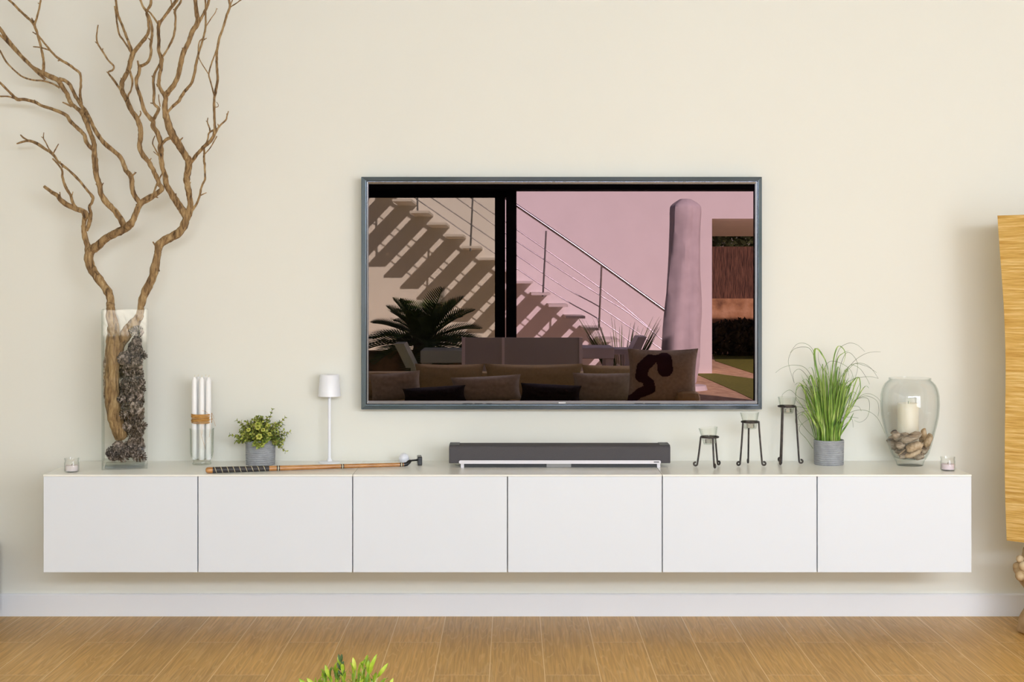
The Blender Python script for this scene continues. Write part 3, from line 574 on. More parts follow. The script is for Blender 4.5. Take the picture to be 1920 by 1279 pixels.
# ================================================================== succulent in grey pot
def grey_pot(t, R0, Hh):
    MB().lathe([(0, 0), (R0*0.955, 0), (R0*0.97, 0.003), (R0, Hh-0.003), (R0*0.985, Hh), (R0*0.93, Hh), (R0*0.92, Hh-0.014), (0, Hh-0.015)], 56).build('pot', M['pot'], t, smooth=True)
    MB().lathe([(0, Hh-0.008), (R0*0.6, Hh-0.009), (R0*0.92, Hh-0.0125)], 32).build('soil', M['soil'], t, smooth=True)
SC = Vector((P(488.5, 0, 5.81).x, -0.11, TOPZ))
su = thing('potted_succulent', 'round leafy yellow green artificial succulent in a ribbed grey pot', 'potted plant', SC)
grey_pot(su, 0.061, 0.1)
lf = MB(); st = MB(); ro = MB(); rs = random.Random(11)
def leaf(mb, p, d, up, L, W):
    d = Vector(d).normalized(); sd = d.cross(Vector(up)); sd = sd.normalized() if sd.length > 1e-4 else d.orthogonal().normalized(); nn = sd.cross(d).normalized()
    prof = [(0, 0.12), (0.25, 0.75), (0.55, 1.0), (0.82, 0.72), (1.0, 0.08)]; v = []
    for t, w in prof:
        c = p+d*L*t+nn*L*0.18*math.sin(PI*t*0.9); v += [c-sd*W/2*w, c-nn*W*0.12, c+sd*W/2*w]
    mb.add(v, [(3*i+k, 3*i+k+1, 3*i+k+4, 3*i+k+3) for i in range(4) for k in (0, 1)])
for i in range(115):
    a = rs.uniform(0, 2*PI); el = rs.uniform(-0.05, 1.0)**0.9 if rs.random() > 0.1 else rs.uniform(0.0, 0.3)
    el = abs(el)*PI/2*0.98 if not isinstance(el, complex) else 0.5
    d = Vector((math.cos(a)*math.cos(el), math.sin(a)*math.cos(el), math.sin(el)))
    L = rs.uniform(0.066, 0.096)*(0.80+0.26*min(1, el/0.9))
    if i == 0: a, L, d = 0.2, 0.12, Vector((0.90, -0.35, 0.02)).normalized()
    if i == 1: d = Vector((0.30, 0.0, 0.95)).normalized(); L = 0.135
    if i == 2: d = Vector((0.62, 0.1, 0.8)).normalized(); L = 0.135
    if i == 3: d = Vector((-0.62, -0.1, 0.78)).normalized(); L = 0.125
    if i == 4: d = Vector((-0.97, -0.1, 0.38)).normalized(); L = 0.105
    if i == 5: d = Vector((0.92, -0.1, 0.48)).normalized(); L = 0.112
    b0 = Vector((d.x*0.024, d.y*0.024, 0.094)); pts = []
    for k in range(9):
        t = k/8; pts.append(b0+d*L*t+Vector((0, 0, -0.012*t*t if el < 0.5 or i == 0 else 0)))
    if i == 0: pts = [b0+Vector((0.085*t, -0.03*t, -0.005*t-0.030*t*t)) for t in [k/8 for k in range(9)]]
    for p in pts:
        if p.y > 0.085: p.y = 0.085
    st.tube(pts, [0.0010]*9, 5)
    dd = (pts[-1]-pts[-2]).normalized(); o1 = dd.orthogonal().normalized(); o2 = dd.cross(o1)
    for k in range(2, 9):
        for j in range(2):
            an = k*PI/2+j*PI+rs.uniform(-0.3, 0.3); out = (o1*math.cos(an)+o2*math.sin(an)+dd*0.65)
            leaf(lf, pts[k], out, dd, rs.uniform(0.013, 0.0175)*(1.1-0.3*k/8), 0.0125*(1.15-0.35*k/8))
for (px, py, s_) in [(481, 785, 1.1), (483, 797, 0.95), (486, 819, 1.1), (462, 802, 0.8), (494, 803, 0.75), (512, 779, 0.75), (508, 812, 0.75)]:
    c = P(px, py, 5.81-0.095)-SC; v = c-Vector((0, 0, 0.09)); c = Vector((0, 0, 0.09))+v.normalized()*min(v.length, 0.105); dd = (c-Vector((0, 0, 0.07))).normalized(); dd = (dd+Vector((0, -0.8, 0.1))).normalized(); o1 = dd.orthogonal().normalized(); o2 = dd.cross(o1)
    for rgi, (nn_, tilt, L) in enumerate(((6, 1.2, 0.0125), (5, 0.7, 0.010), (4, 0.3, 0.007))):
        for k in range(nn_):
            an = 2*PI*k/nn_+rgi*0.5; leaf(ro, c+dd*0.002*rgi, (o1*math.cos(an)+o2*math.sin(an))*tilt+dd*(1.3-tilt), dd, L*s_, 0.0105*s_)
lf.build('foliage', M['leaf_mixed'], su, smooth=True); st.build('stems', M['stem'], su); ro.build('rosettes', M['leaf_lime'], su, smooth=True)

# ================================================================== white table lamp
LC = Vector((P(617.5, 0, 5.86).x, -0.056, TOPZ))
tl = thing('table_lamp', 'slim white table lamp with small drum shade, between succulent and television', 'lamp', LC)
zt = P(0, 702.5, 5.86).z-TOPZ; zb = P(0, 743, 5.86).z-TOPZ
MB().lathe([(0, 0), (0.044, 0), (0.045, 0.001), (0.044, 0.0035), (0.012, 0.006), (0.0085, 0.014), (0, 0.014)], 48).build('base', M['lamp_white'], tl, smooth=True)
MB().lathe([(0, 0.012), (0.0085, 0.013), (0.0066, 0.02), (0.0062, 0.03), (0.0062, zb+0.03), (0, zb+0.031)], 24).build('pole', M['lamp_white'], tl, smooth=True)
MB().lathe([(0, zt), (0.037, zt), (0.0395, zt-0.003), (0.0470, zb), (0.0455, zb), (0.038, zt-0.006), (0, zt-0.006)], 56).build('shade', M['lamp_white'], tl, smooth=True)
MB().lathe([(0, zb+0.012), (0.012, zb+0.012), (0.012, zb+0.04), (0, zb+0.042)], 24).build('light_head', M['lamp_white'], tl, smooth=True)

# ================================================================== golf putter and ball
A = P(387, 881.5, 5.535); A.z = TOPZ+0.0125; B = P(757, 869.5, 5.735); B.z = TOPZ+0.0085
d = (B-A); ptl = thing('golf_putter', 'wooden shafted golf putter with spiral black grip lying along the cabinet top', 'golf club', A)
def seg_(t0, t1, r0, r1, name, m, n_=2, sg=20):
    pts = [A+d*(t0+(t1-t0)*k/n_) for k in range(n_+1)]
    mb = MB().tube(pts, [r0+(r1-r0)*k/n_ for k in range(n_+1)], sg); return mb.build(name, m, ptl, smooth=True, world_pts=True)
cap = MB().tube([A+d*t for t in (-0.004, -0.001, 0.006, 0.016, 0.030)], [0.005, 0.0092, 0.0118, 0.0125, 0.0122], 20); cap.build('butt_cap', M['shaft'], ptl, smooth=True, world_pts=True)
seg_(0.030, 0.310, 0.0122, 0.0106, 'grip', M['grip'], 8)
seg_(0.310, 1.0, 0.0106, 0.0078, 'shaft', M['shaft'], 8)
hx = MB(); dn = d.normalized(); o1 = dn.orthogonal().normalized(); o2 = dn.cross(o1)
for off in (0, PI):
    for turn in range(1):
        pts = []
        for k in range(150):
            t = k/149; rr = 0.0123-0.0016*t; an = off+t*2*PI*9; pts.append(A+d*(0.034+0.272*t)+(o1*math.cos(an)+o2*math.sin(an))*rr)
        if off == 0: hx.tube(pts, 0.0011, 5)
hx.build('spiral_inlay', M['cream'], ptl, world_pts=True)
for t in (0.353, 0.679, 0.985):
    r_ = 0.0106-0.0028*(t-0.31)/0.69
    for k, mm in ((-0.0035, 'black'), (0, 'cream'), (0.0035, 'black')):
        seg_(t+k*1.4, t+(k+0.0035)*1.4, r_+0.0003, r_+0.0003, 'shaft_ring', M[mm], 1)
hs = MB(); hp = [B, B+dn*0.012+Vector((0, 0, 0.0015)), B+dn*0.020+Vector((0, 0.006, 0.008)), B+dn*0.026+Vector((0, 0.012, 0.013))]
hs.tube(hp, [0.0082, 0.0082, 0.0080, 0.0062], 16)
HB = P(786.5, 860, 5.80); HB.z = TOPZ+0.0205
hs.tube([hp[-1]-Vector((0.004, 0, 0)), HB+Vector((-0.012, -0.010, -0.001)), HB+Vector((-0.006, -0.008, 0))], [0.0038, 0.0036, 0.0050], 12)
hs.build('hosel', M['dark_metal'], ptl, smooth=True, world_pts=True)
hb = MB().box((-0.0085, -0.030, -0.0200), (0.0095, 0.035, 0.0145), Matrix.Translation(HB) @ Matrix.Rotation(0.12, 4, 'Z')); hb.build('head', M['dark_metal'], ptl, world_pts=True, bevel=0.003)
gb = P(757.5, 857, 5.83); gb.z = TOPZ+0.02135
o = MB().lathe([(0.02135*math.sin(PI*k/24) if 0 < k < 24 else 0, -0.02135*math.cos(PI*k/24)) for k in range(25)], 40).build('golf_ball', M['ball'], smooth=True); o.location = gb
tag(o, 'white golf ball resting behind the putter neck', 'golf ball')

# ================================================================== small glass candle jars
def jar(px, D, wax, lb, rr=0.0285):
    c = P(px, 0, D); t = thing('jar_candle', lb, 'candle', (c.x, c.y, TOPZ))
    MB().lathe([(0, 0), (rr*0.90, 0), (rr*0.97, 0.003), (rr, 0.008), (rr, 0.036), (rr*0.93, 0.043), (rr*0.95, 0.046), (rr*0.99, 0.050), (rr*0.99, 0.054), (rr*0.92, 0.0545), (rr*0.87, 0.046), (rr*0.87, 0.042), (rr*0.92, 0.036), (rr*0.92, 0.008), (rr*0.85, 0.004), (0, 0.004)], 44).build('glass_jar', M['thick_glass'], t, smooth=True)
    MB().lathe([(0, 0.0045), (rr*0.84, 0.0045), (rr*0.91, 0.009), (rr*0.91, 0.026), (0, 0.0255)], 40).build('wax_fill', M[wax], t, smooth=True)
    MB().tube([(0, 0, 0.025), (0.0005, 0, 0.029), (0.0018, 0, 0.032)], 0.0009, 6).build('wick', M['wick'], t)
jar(134.5, 5.580, 'lilac_wax', 'small glass jar candle with pale wax at left end of the cabinets')
jar(1777, 5.622, 'pink_wax', 'small glass jar candle with pink wax at right end of the cabinets')

# ================================================================== three iron candle stands
def curl_leg(phi, ztop, Rt, Rf, r):
    d = Vector((math.cos(phi), math.sin(phi), 0)); lr = 0.0078; pts = []
    for k in range(8):
        t = k/7; pts.append(d*(Rt+(Rf-Rt)*(t**1.15))+Vector((0, 0, ztop+(0.014-ztop)*t)))
    c = d*(Rf+lr)+Vector((0, 0, r+lr+0.0022))
    for k in range(1, 15):
        an = PI+0.1+(2*PI*0.80)*k/14; q = lr*(1-0.25*k/14); pts.append(c+d*q*math.cos(an)+Vector((0, 0, q*math.sin(an))))
    return MB().tube(pts, [r]*len(pts), 10)
def stand(xc, D, ry, phis, lb, size):
    z = P(0, ry, D).z-TOPZ; c = Vector((xc, EYE.y+D, TOPZ)); Rr = 0.0345; r = 0.0037
    t = thing('iron_candle_stand', lb, 'candle stand', c, group='three legged iron candle stands')
    MB().tube([(Rr*math.cos(a), Rr*math.sin(a), z) for a in [2*PI*k/40 for k in range(41)]], r, 8, cap=False).build('ring', M['iron'], t, smooth=True)
    for ph in phis: curl_leg(math.radians(ph), z-0.001, Rr+0.001, 0.049, r).build('leg', M['iron'], t, smooth=True)
    return c, z
def cup(c, z, lb, lb2, tilt=(0, 0)):
    zb_ = z-0.028
    t = thing('glass_votive_cup', lb, 'glass cup', (c.x, c.y, TOPZ+zb_), group='votive cups in iron stands'); t.rotation_euler = (tilt[0], tilt[1], 0)
    MB().lathe([(0, 0), (0.0235, 0), (0.0255, 0.003), (0.0300, 0.030), (0.0375, 0.063), (0.0382, 0.065), (0.0370, 0.0655), (0.0352, 0.061), (0.0277, 0.030), (0.0232, 0.0045), (0, 0.004)], 44).build('cup_wall', M['green_glass'], t, smooth=True)
    q = thing('tealight', lb2, 'candle', (c.x, c.y, TOPZ+zb_+0.0048), group='tealights in votive cups'); q.rotation_euler = (tilt[0], tilt[1], 0)
    MB().lathe([(0, 0), (0.0185, 0), (0.019, 0.001), (0.019, 0.0145), (0.0195, 0.015), (0.0182, 0.015), (0.0182, 0.0125), (0, 0.0125)], 32).build('metal_case', M['alu'], q, smooth=True)
    MB().lathe([(0, 0.0127), (0.0180, 0.0127), (0.0178, 0.0131), (0, 0.0131)], 28).build('wax_fill', M['wax'], q)
    MB().tube([(0, 0, 0.013), (0, 0, 0.02)], 0.0008, 6).build('wick', M['wick'], q)
for (px, D, ry, phis, tilt, w) in [(1330.6, 5.712, 819.3, (172, 283, 42), (0.0, -0.10), 'shortest'), (1406.7, 5.756, 791, (205, 335, 90), (0, -0.04), 'middle height'), (1475.5, 5.808, 761.8, (232, 352, 112), (0, 0.02), 'tallest')]:
    c, z = stand(P(px, 0, D).x, D, ry, phis, w+' of the black iron candle stands with curled feet', w)
    cup(c, z, 'clear glass votive cup held by the '+w+' iron candle stand', 'tealight candle inside the glass cup on the '+w+' iron stand', tilt)

# ================================================================== grass plant in grey pot
GR = Vector((P(1554, 0, 5.81).x, -0.11, TOPZ))
gp = thing('potted_grass', 'tall wispy green ornamental grass in a grey textured pot', 'potted plant', GR)
grey_pot(gp, 0.0610, 0.101)
rg3 = random.Random(21); bl = MB(); ws = MB()
def g2(lst, D0, D1):
    pts = spline([(1440+x/4.567, 620+y/4.567) for x, y in lst], 6); n = len(pts)
    return [P(x, y, min(5.895, D0+(D1-D0)*k/(n-1))) for k, (x, y) in enumerate(pts)]
def blade(lst, w, D0=5.81, D1=5.78, side=(1, 0.2, 0), taper=True):
    pts = g2(lst, D0, D1); n = len(pts)
    ribbon(bl, pts, [w*(0.55+0.6*min(1, k/n*3))*(1-(k/(n-1))**3*0.95) for k in range(n)], side, fold=0.18)
blade([(500, 950), (480, 600), (410, 300), (398, 180), (420, 155), (460, 200), (500, 280), (525, 400)], 0.0085)
blade([(530, 950), (540, 500), (560, 260), (595, 140), (640, 150), (662, 210), (635, 310)], 0.005)
blade([(560, 950), (570, 500), (590, 260), (640, 195), (700, 170)], 0.005)
blade([(420, 950), (370, 740), (340, 640), (300, 470)], 0.0055); blade([(410, 950), (350, 760), (300, 700), (290, 740)], 0.004)
blade([(590, 950), (640, 860), (700, 770), (735, 700)], 0.0075); blade([(600, 950), (700, 600), (770, 400), (790, 500), (740, 600)], 0.005)
blade([(600, 950), (650, 560), (740, 420), (770, 395)], 0.007); blade([(450, 950), (400, 620), (385, 380)], 0.0075)
blade([(570, 950), (610, 700), (640, 520), (690, 400)], 0.0075); blade([(450, 950), (380, 600), (320, 480), (250, 480), (240, 560)], 0.0035)
for i in range(150):
    u = rg3.uniform(-1, 1); bx = 525+u*100*rg3.random()**0.5; dy = rg3.uniform(-0.045, 0.045)
    ln = rg3.uniform(0.35, 1.0); hh = 950-(230+480*ln*(1-0.28*abs(u))); tx = 525+u*(100+205*rg3.random())+rg3.uniform(-35, 35)
    mx_ = bx*0.62+tx*0.38+rg3.uniform(-14, 14); my = (950+hh)/2
    pl_ = [(bx, 955), (bx*0.85+mx_*0.15, 840), (mx_, my), (tx, hh)]
    if rg3.random() < 0.35: pl_.append((tx+(tx-mx_)*rg3.uniform(0.3, 0.7), hh+rg3.uniform(-10, 70)))
    yaw = rg3.uniform(-1.0, 1.0)
    blade(pl_, rg3.uniform(0.0038, 0.0075), 5.81+dy, min(5.88, 5.81+dy+rg3.uniform(-0.08, 0.06)), (math.cos(yaw), math.sin(yaw), 0))
W = [[(470, 700), (430, 500), (400, 320), (390, 180), (330, 115), (250, 115), (190, 190)], [(450, 600), (420, 330), (370, 170), (300, 140), (215, 165), (175, 250), (190, 340), (225, 450)],
 [(450, 800), (400, 480), (330, 330), (230, 295), (130, 315), (65, 360)], [(430, 800), (390, 520), (340, 400), (270, 330), (215, 370), (225, 450)],
 [(440, 800), (380, 600), (330, 520), (280, 475), (240, 520), (245, 600), (300, 640), (360, 650)], [(440, 850), (330, 620), (260, 570), (190, 510), (130, 540), (120, 570)],
 [(440, 900), (370, 700), (320, 580), (350, 490), (420, 480)], [(430, 950), (330, 850), (260, 750), (290, 720), (340, 760)], [(385, 1010), (330, 930), (270, 860), (290, 800), (400, 730)],
 [(540, 700), (560, 400), (600, 180), (680, 110), (760, 120), (830, 180)], [(560, 800), (600, 400), (650, 220), (700, 190), (760, 260), (765, 340), (740, 420)],
 [(560, 700), (640, 400), (730, 270), (810, 210), (880, 185), (965, 182)], [(570, 800), (620, 450), (720, 300), (800, 280), (880, 320), (945, 410)],
 [(580, 850), (650, 500), (720, 420), (800, 400), (880, 395), (945, 410)], [(580, 800), (660, 420), (700, 300), (780, 320), (840, 400), (870, 460)],
 [(590, 900), (650, 700), (760, 590), (850, 580), (870, 650), (850, 740), (790, 785), (740, 770)], [(600, 930), (680, 700), (780, 570), (860, 540), (930, 570), (965, 610)],
 [(600, 930), (660, 720), (740, 600), (840, 560), (930, 600), (950, 680), (940, 735)], [(600, 940), (650, 760), (730, 690), (840, 685), (930, 740), (985, 840), (1000, 880)],
 [(590, 900), (640, 750), (690, 660), (770, 650), (800, 690)], [(530, 700), (480, 500), (470, 360), (520, 270), (600, 270), (700, 330), (730, 420), (730, 560)],
 [(500, 700), (440, 500), (380, 480), (330, 560), (400, 640)], [(470, 800), (440, 620), (300, 430), (330, 480)], [(600, 800), (640, 620), (700, 560), (715, 640), (640, 760)],
 [(540, 600), (520, 400), (440, 280), (430, 180)], [(600, 750), (700, 740), (775, 750)], [(610, 850), (690, 780), (720, 760), (730, 830)],
 [(420, 900), (360, 700), (250, 720), (240, 800), (300, 800)], [(560, 500), (700, 300), (830, 300), (930, 360)], [(430, 700), (300, 660), (240, 655), (260, 700)]]
for k, lst in enumerate(W):
    pts = g2(lst, 5.80+rg3.uniform(-0.03, 0.02), rg3.choice([5.70, 5.76, 5.85])); n = len(pts)
    ws.tube(pts, [0.0011*(1-0.6*i/n) for i in range(n)], 5)
bl.build('grass_blades', M['grass'], gp, smooth=True, world_pts=True); ws.build('curled_wisps', M['grass_thin'], gp, smooth=True, world_pts=True)

# ================================================================== rounded vase with driftwood and pillar candle
BV = Vector((P(1706, 0, 5.78).x, -0.14, TOPZ)); k_ = 5.78/F
bv = thing('rounded_glass_vase', 'large rounded clear glass vase holding driftwood and a pillar candle', 'vase', BV)
outer = [(0.050, 0), (0.0525, 0.002), (0.0535, 0.010), (0.058, 0.020), (0.066, 0.032), (0.0755, 0.0486), (0.086, 0.084), (0.0955, 0.1225), (0.107, 0.168), (0.1140, 0.205), (0.1172, 0.250), (0.1155, 0.285), (0.1095, 0.312), (0.1005, 0.330), (0.0905, 0.3405), (0.0840, 0.3455), (0.0825, 0.3495), (0.0845, 0.3525), (0.0835, 0.355)]
inner = [(max(0, r-0.0045), z) for r, z in reversed(outer) if z > 0.03]
inner[0] = (0.0800, 0.3545)
MB().lathe([(0, 0)]+outer+inner+[(0.050, 0.028), (0.030, 0.024), (0, 0.023)], 72).build('glass_body', M['thick_glass'], bv, smooth=True)
def chunk(pts, rad, seed, flat=0.75, seg=12):
    mb = MB(); pp = spline(pts, 4); n = len(pp); rr = [max(0.45, min(1, 3.2*min(k+0.9, n-0.1-k)/n))*rad*(1+0.2*noise.noise(Vector((k*0.5, seed, 0)))) for k in range(n)]
    mb.tube(pp, rr, seg)
    for v in mb.v:
        q = (noise.noise(v*60+Vector((seed, 0, 0)))+0.5*noise.noise(v*160+Vector((seed, 0, 0))))*rad*0.36; v.x += q; v.z += q*0.6
    return mb
pieces = [ # (pixel path in the enlarged crop, depth, half width px, tan?)
 ([(255, 715), (310, 755), (395, 800)], -0.055, 30, 0), ([(310, 800), (420, 785), (520, 770)], -0.03, 30, 0), ([(420, 838), (530, 800), (650, 745)], -0.072, 34, 0),
 ([(475, 935), (570, 900), (680, 865)], -0.068, 38, 1), ([(700, 905), (735, 830), (778, 750)], -0.045, 32, 1), ([(300, 870), (380, 880), (460, 905)], -0.060, 36, 0),
 ([(400, 965), (405, 968), (412, 972)], -0.055, 40, 1), ([(455, 1050), (560, 985), (655, 925)], -0.055, 24, 1), ([(580, 1045), (630, 1010), (690, 995)], -0.045, 34, 0),
 ([(668, 700), (685, 730), (695, 815)], -0.060, 24, 1), ([(640, 975), (690, 940), (740, 880)], -0.040, 28, 0), ([(395, 1000), (440, 1040), (480, 1055)], -0.035, 32, 0),
 ([(420, 1055), (540, 1050), (650, 1060)], 0.0, 26, 0), ([(330, 830), (450, 850), (600, 840)], 0.02, 50, 0), ([(380, 930), (520, 940), (680, 930)], 0.01, 55, 0), ([(520, 780), (640, 800), (750, 830)], 0.03, 45, 0), ([(300, 780), (330, 850), (400, 930)], 0.03, 40, 0), ([(420, 1000), (520, 1010), (640, 1000)], 0.005, 45, 0)]
for i, (pp, dy, hwid, tan) in enumerate(pieces):
    hwid *= 1.38
    w_ = []
    for x, y in pp:
        v = P(1620+x/6.09, 690+y/6.09, 5.78+dy); v.z = max(v.z, TOPZ+0.034+hwid/6.09*k_*0.6)
        # keep inside the glass
        h_ = v.z-TOPZ; Rm = 0.05
        for (ra, za), (rb, zb2) in zip(outer, outer[1:]):
            if za <= h_ <= zb2: Rm = ra+(rb-ra)*(h_-za)/max(1e-6, zb2-za)
        q_ = Vector((v.x-BV.x, v.y-BV.y)); lim = max(0.012, Rm-0.006-hwid/6.09*k_*0.6)
        if q_.length > lim: q_ = q_*(lim/q_.length)
        w_.append((BV.x+q_.x, BV.y+q_.y, v.z))
    mid = w_[1]
    o = chunk(w_, hwid/6.09*k_, i*1.7).build('driftwood_piece', M['drift_tan'] if tan else M['drift'], smooth=True, loc=mid)
    tag(o, 'tan weathered driftwood piece in the rounded glass vase' if tan else 'grey brown weathered driftwood piece in the rounded glass vase', 'driftwood', 'driftwood pieces in the rounded vase')
pc = thing('pillar_candle', 'ivory pillar candle standing on driftwood inside the rounded vase', 'candle', (P(1703, 0, 5.79).x, -0.128, TOPZ+0.085))
hc = P(0, 756, 5.79).z-TOPZ-0.085
MB().lathe([(0, 0), (0.041, 0), (0.0425, 0.002), (0.0425, hc-0.003), (0.0405, hc), (0.030, hc-0.002), (0, hc-0.003)], 48).build('wax_body', M['ivory_wax'], pc, smooth=True)
MB().tube([(0, 0, hc-0.003), (0.001, 0, hc+0.008)], 0.0011, 6).build('wick', M['wick'], pc)

# ================================================================== floor lamp at the right edge
FC = Vector((2.135, -0.30, 0))
fp = thing('floor_lamp', 'tall floor lamp with twisted square crinkled paper shade on a gnarled wooden base', 'lamp', FC)
mb = MB(); NZ = 60; NS = 12; vv = []; z0 = 0.372; z1 = 1.655
def shr(t): return 0.183+0.034*t+0.006*math.sin(t*7.5)-0.004*math.sin(t*3)
for k in range(NZ+1):
    t = k/NZ; z = z0+(z1-z0)*t; R_ = shr(t); rot = math.radians(180+6+3*math.sin(t*3))
    cs = [Vector((R_*math.cos(rot+PI/2*j), R_*math.sin(rot+PI/2*j), 0)) for j in range(4)]
    for j in range(4):
        for s2 in range(NS):
            u = s2/NS; p = cs[j].lerp(cs[(j+1) % 4], u); bow = 1+0.012*math.sin(PI*u)
            jz = 0.004*noise.noise(Vector((u*3+j, z*40, 0)))
            tiltz = 0.0
            vv.append(Vector((p.x*bow, p.y*bow, z+jz*(0 < k < NZ))))
NR = 4*NS
ff = [(k*NR+i, k*NR+(i+1) % NR, (k+1)*NR+(i+1) % NR, (k+1)*NR+i) for k in range(NZ) for i in range(NR)]
mb.add(vv, ff); so = mb.build('paper_shade', M['paper'], fp)
sm = so.modifiers.new('thickness', 'SOLIDIFY'); sm.thickness = 0.003
bs = MB(); prof = [(0, 0), (0.105, 0), (0.118, 0.02), (0.112, 0.06), (0.095, 0.10), (0.088, 0.14), (0.092, 0.17), (0.118, 0.21), (0.134, 0.245), (0.122, 0.275), (0.105, 0.30), (0.098, 0.33), (0.080, 0.37), (0.05, 0.40), (0, 0.41)]
pr = spline(prof, 4); pr[0] = (0, 0); pr[-1] = (0, 0.41)
bs.lathe([(max(0, r), max(0, z)) for r, z in pr], 64)
for v in bs.v:
    r = math.hypot(v.x, v.y)
    if r > 1e-4 and v.z > 0.001:
        a = math.atan2(v.y, v.x); f_ = 1+0.13*noise.noise(Vector((math.cos(a)*1.8, math.sin(a)*1.8, v.z*9)))+0.10*abs(noise.noise(Vector((math.cos(a)*4, math.sin(a)*4, v.z*26))))
        v.x *= f_; v.y *= f_
bs.build('wooden_base', M['root'], fp, smooth=True)
kn = MB()
for (a, z, r) in [(3.35, 0.235, 0.022), (3.75, 0.21, 0.026), (3.5, 0.275, 0.020), (4.2, 0.25, 0.024), (3.1, 0.265, 0.017), (4.0, 0.29, 0.022), (3.3, 0.30, 0.015), (4.6, 0.22, 0.026), (3.9, 0.24, 0.016)]:
    c = Vector((math.cos(a)*0.132, math.sin(a)*0.132, z)); kn.lathe([(r*math.sin(PI*k/8) if 0 < k < 8 else 0, -r*math.cos(PI*k/8)) for k in range(9)], 14, c)
kn.build('knots', M['root'], fp, smooth=True)
MB().tube([(0, 0, 0.38), (0, 0, 1.50)], 0.008, 12).build('inner_pole', M['black'], fp, smooth=True)
for z, R_ in ((1.48, 0.205), (0.44, 0.182)):
    for j in range(2):
        a = math.radians(6)+PI/2*j; MB().tube([(R_*math.cos(a), R_*math.sin(a), z), (-R_*math.cos(a), -R_*math.sin(a), z+0.005*j)], 0.003, 6).build('frame_rod', M['black'], fp)

# ================================================================== dark box added at the left edge for its sliver and soft wall shade
db = thing('shade_cube', 'dark grey cloth covered cube added at the left edge to shade the wall beside the cabinets', 'cube', (-2.40, -0.27, 0))
MB().box((-0.29, -0.22, 0.02), (0.280, 0.23, 0.32)).build('body', M['charcoal'], db, bevel=0.012)
for sx in (-1, 1):
    for sy in (-1, 1): MB().box((sx*0.25-0.02, sy*0.18-0.02, 0), (sx*0.25+0.02, sy*0.18+0.02, 0.02)).build('foot', M['black'], db)

# ================================================================== coffee table (below the frame) and the bright plant on it
ct = thing('coffee_table', 'low white coffee table carrying the bright green potted plant', 'table', (-0.25, -2.9, 0))
MB().box((-0.55, -0.33, 0.33), (0.55, 0.33, 0.365)).build('tabletop', M['cabinet'], ct, bevel=0.004)
for sx in (-1, 1):
    for sy in (-1, 1): MB().box((sx*0.5-0.022, sy*0.28-0.022, 0), (sx*0.5+0.022, sy*0.28+0.022, 0.33)).build('leg', M['cabinet'], ct)
FPc = Vector((P(655, 0, 3.0).x, EYE.y+3.0, 0.365))
fpn = thing('potted_bright_plant', 'bright yellow green leafy plant at the bottom edge in front of the cabinets', 'potted plant', FPc)
MB().lathe([(0, 0), (0.046, 0), (0.058, 0.085), (0.055, 0.085), (0.051, 0.07), (0, 0.07)], 40).build('pot', M['pot'], fpn, smooth=True)
MB().lathe([(0, 0.076), (0.052, 0.074)], 30).build('soil', M['soil'], fpn)
fb = MB(); sg = MB(); r4 = random.Random(8)
for i in range(58):
    a = r4.uniform(0, 2*PI); sp_ = r4.uniform(0, 1)**0.7; top = 0.222-0.095*sp_+r4.uniform(-0.02, 0.012); rr = 0.028+0.085*sp_
    tip = Vector((rr*math.cos(a), rr*math.sin(a)*0.8, top)); b0 = Vector((0.03*math.cos(a), 0.03*math.sin(a), 0.074)); pts = []
    for k in range(7):
        t = k/6; p = b0.lerp(tip, t); p.z += 0.02*math.sin(PI*t)*sp_; pts.append(p)
    sg.tube(pts, 0.0011, 5)
    dd = (pts[-1]-pts[-3]).normalized(); o1 = dd.orthogonal().normalized(); o2 = dd.cross(o1)
    for k in range(1, 7):
        for j in range(2):
            an = r4.uniform(0, 2*PI); out = (dd*1.25+(o1*math.cos(an)+o2*math.sin(an))*0.62+Vector((0, 0, 0.35))); L = r4.uniform(0.026, 0.040)
            leaf(fb, pts[k], out, dd, L*(1-0.25*k/6), 0.0075)
for (px, py, L, lean) in [(634, 1228, 0.03, -0.25), (707, 1226, 0.045, 0.45), (692, 1236, 0.03, 0.1), (728, 1243, 0.04, 0.75), (610, 1246, 0.03, -0.3), (560, 1272, 0.035, -1.2), (575, 1271, 0.03, -1.1), (662, 1232, 0.03, -0.2), (738, 1271, 0.03, 0.5), (700, 1240, 0.03, 0.3)]:
    tip = P(px, py, 3.0)-FPc; d_ = Vector((lean, 0, 1)).normalized(); leaf(fb, tip-d_*L, d_, (0, -1, 0.2), L, 0.0085)
    sg.tube([Vector((tip.x*0.3, 0, 0.10)), (tip-d_*L)*0.6+Vector((tip.x*0.3, 0, 0.12))*0.4, tip-d_*L], 0.001, 5)
dk = MB()
for k, (px, py, lean, L) in enumerate([(634, 1226, -0.35, 0.021), (641, 1226, 0.05, 0.017), (645, 1240, 0.7, 0.012), (632, 1242, -0.5, 0.020), (646, 1256, 0.6, 0.014), (634, 1256, -0.5, 0.016)]):
    tip = P(px, py, 2.98)-FPc; d_ = Vector((lean, 0, 1)).normalized(); leaf(dk, tip-d_*L, d_, (0, -1, 0.2), L, 0.006)
dk.tube([P(641, 1229, 2.98)-FPc, P(640.5, 1245, 2.98)-FPc, P(641, 1290, 2.98)-FPc], 0.0009, 5)
fb.build('foliage', M['grass_fresh'], fpn, smooth=True); sg.build('stems', M['grass'], fpn); dk.build('dark_sprig', M['palm'], fpn, smooth=True)

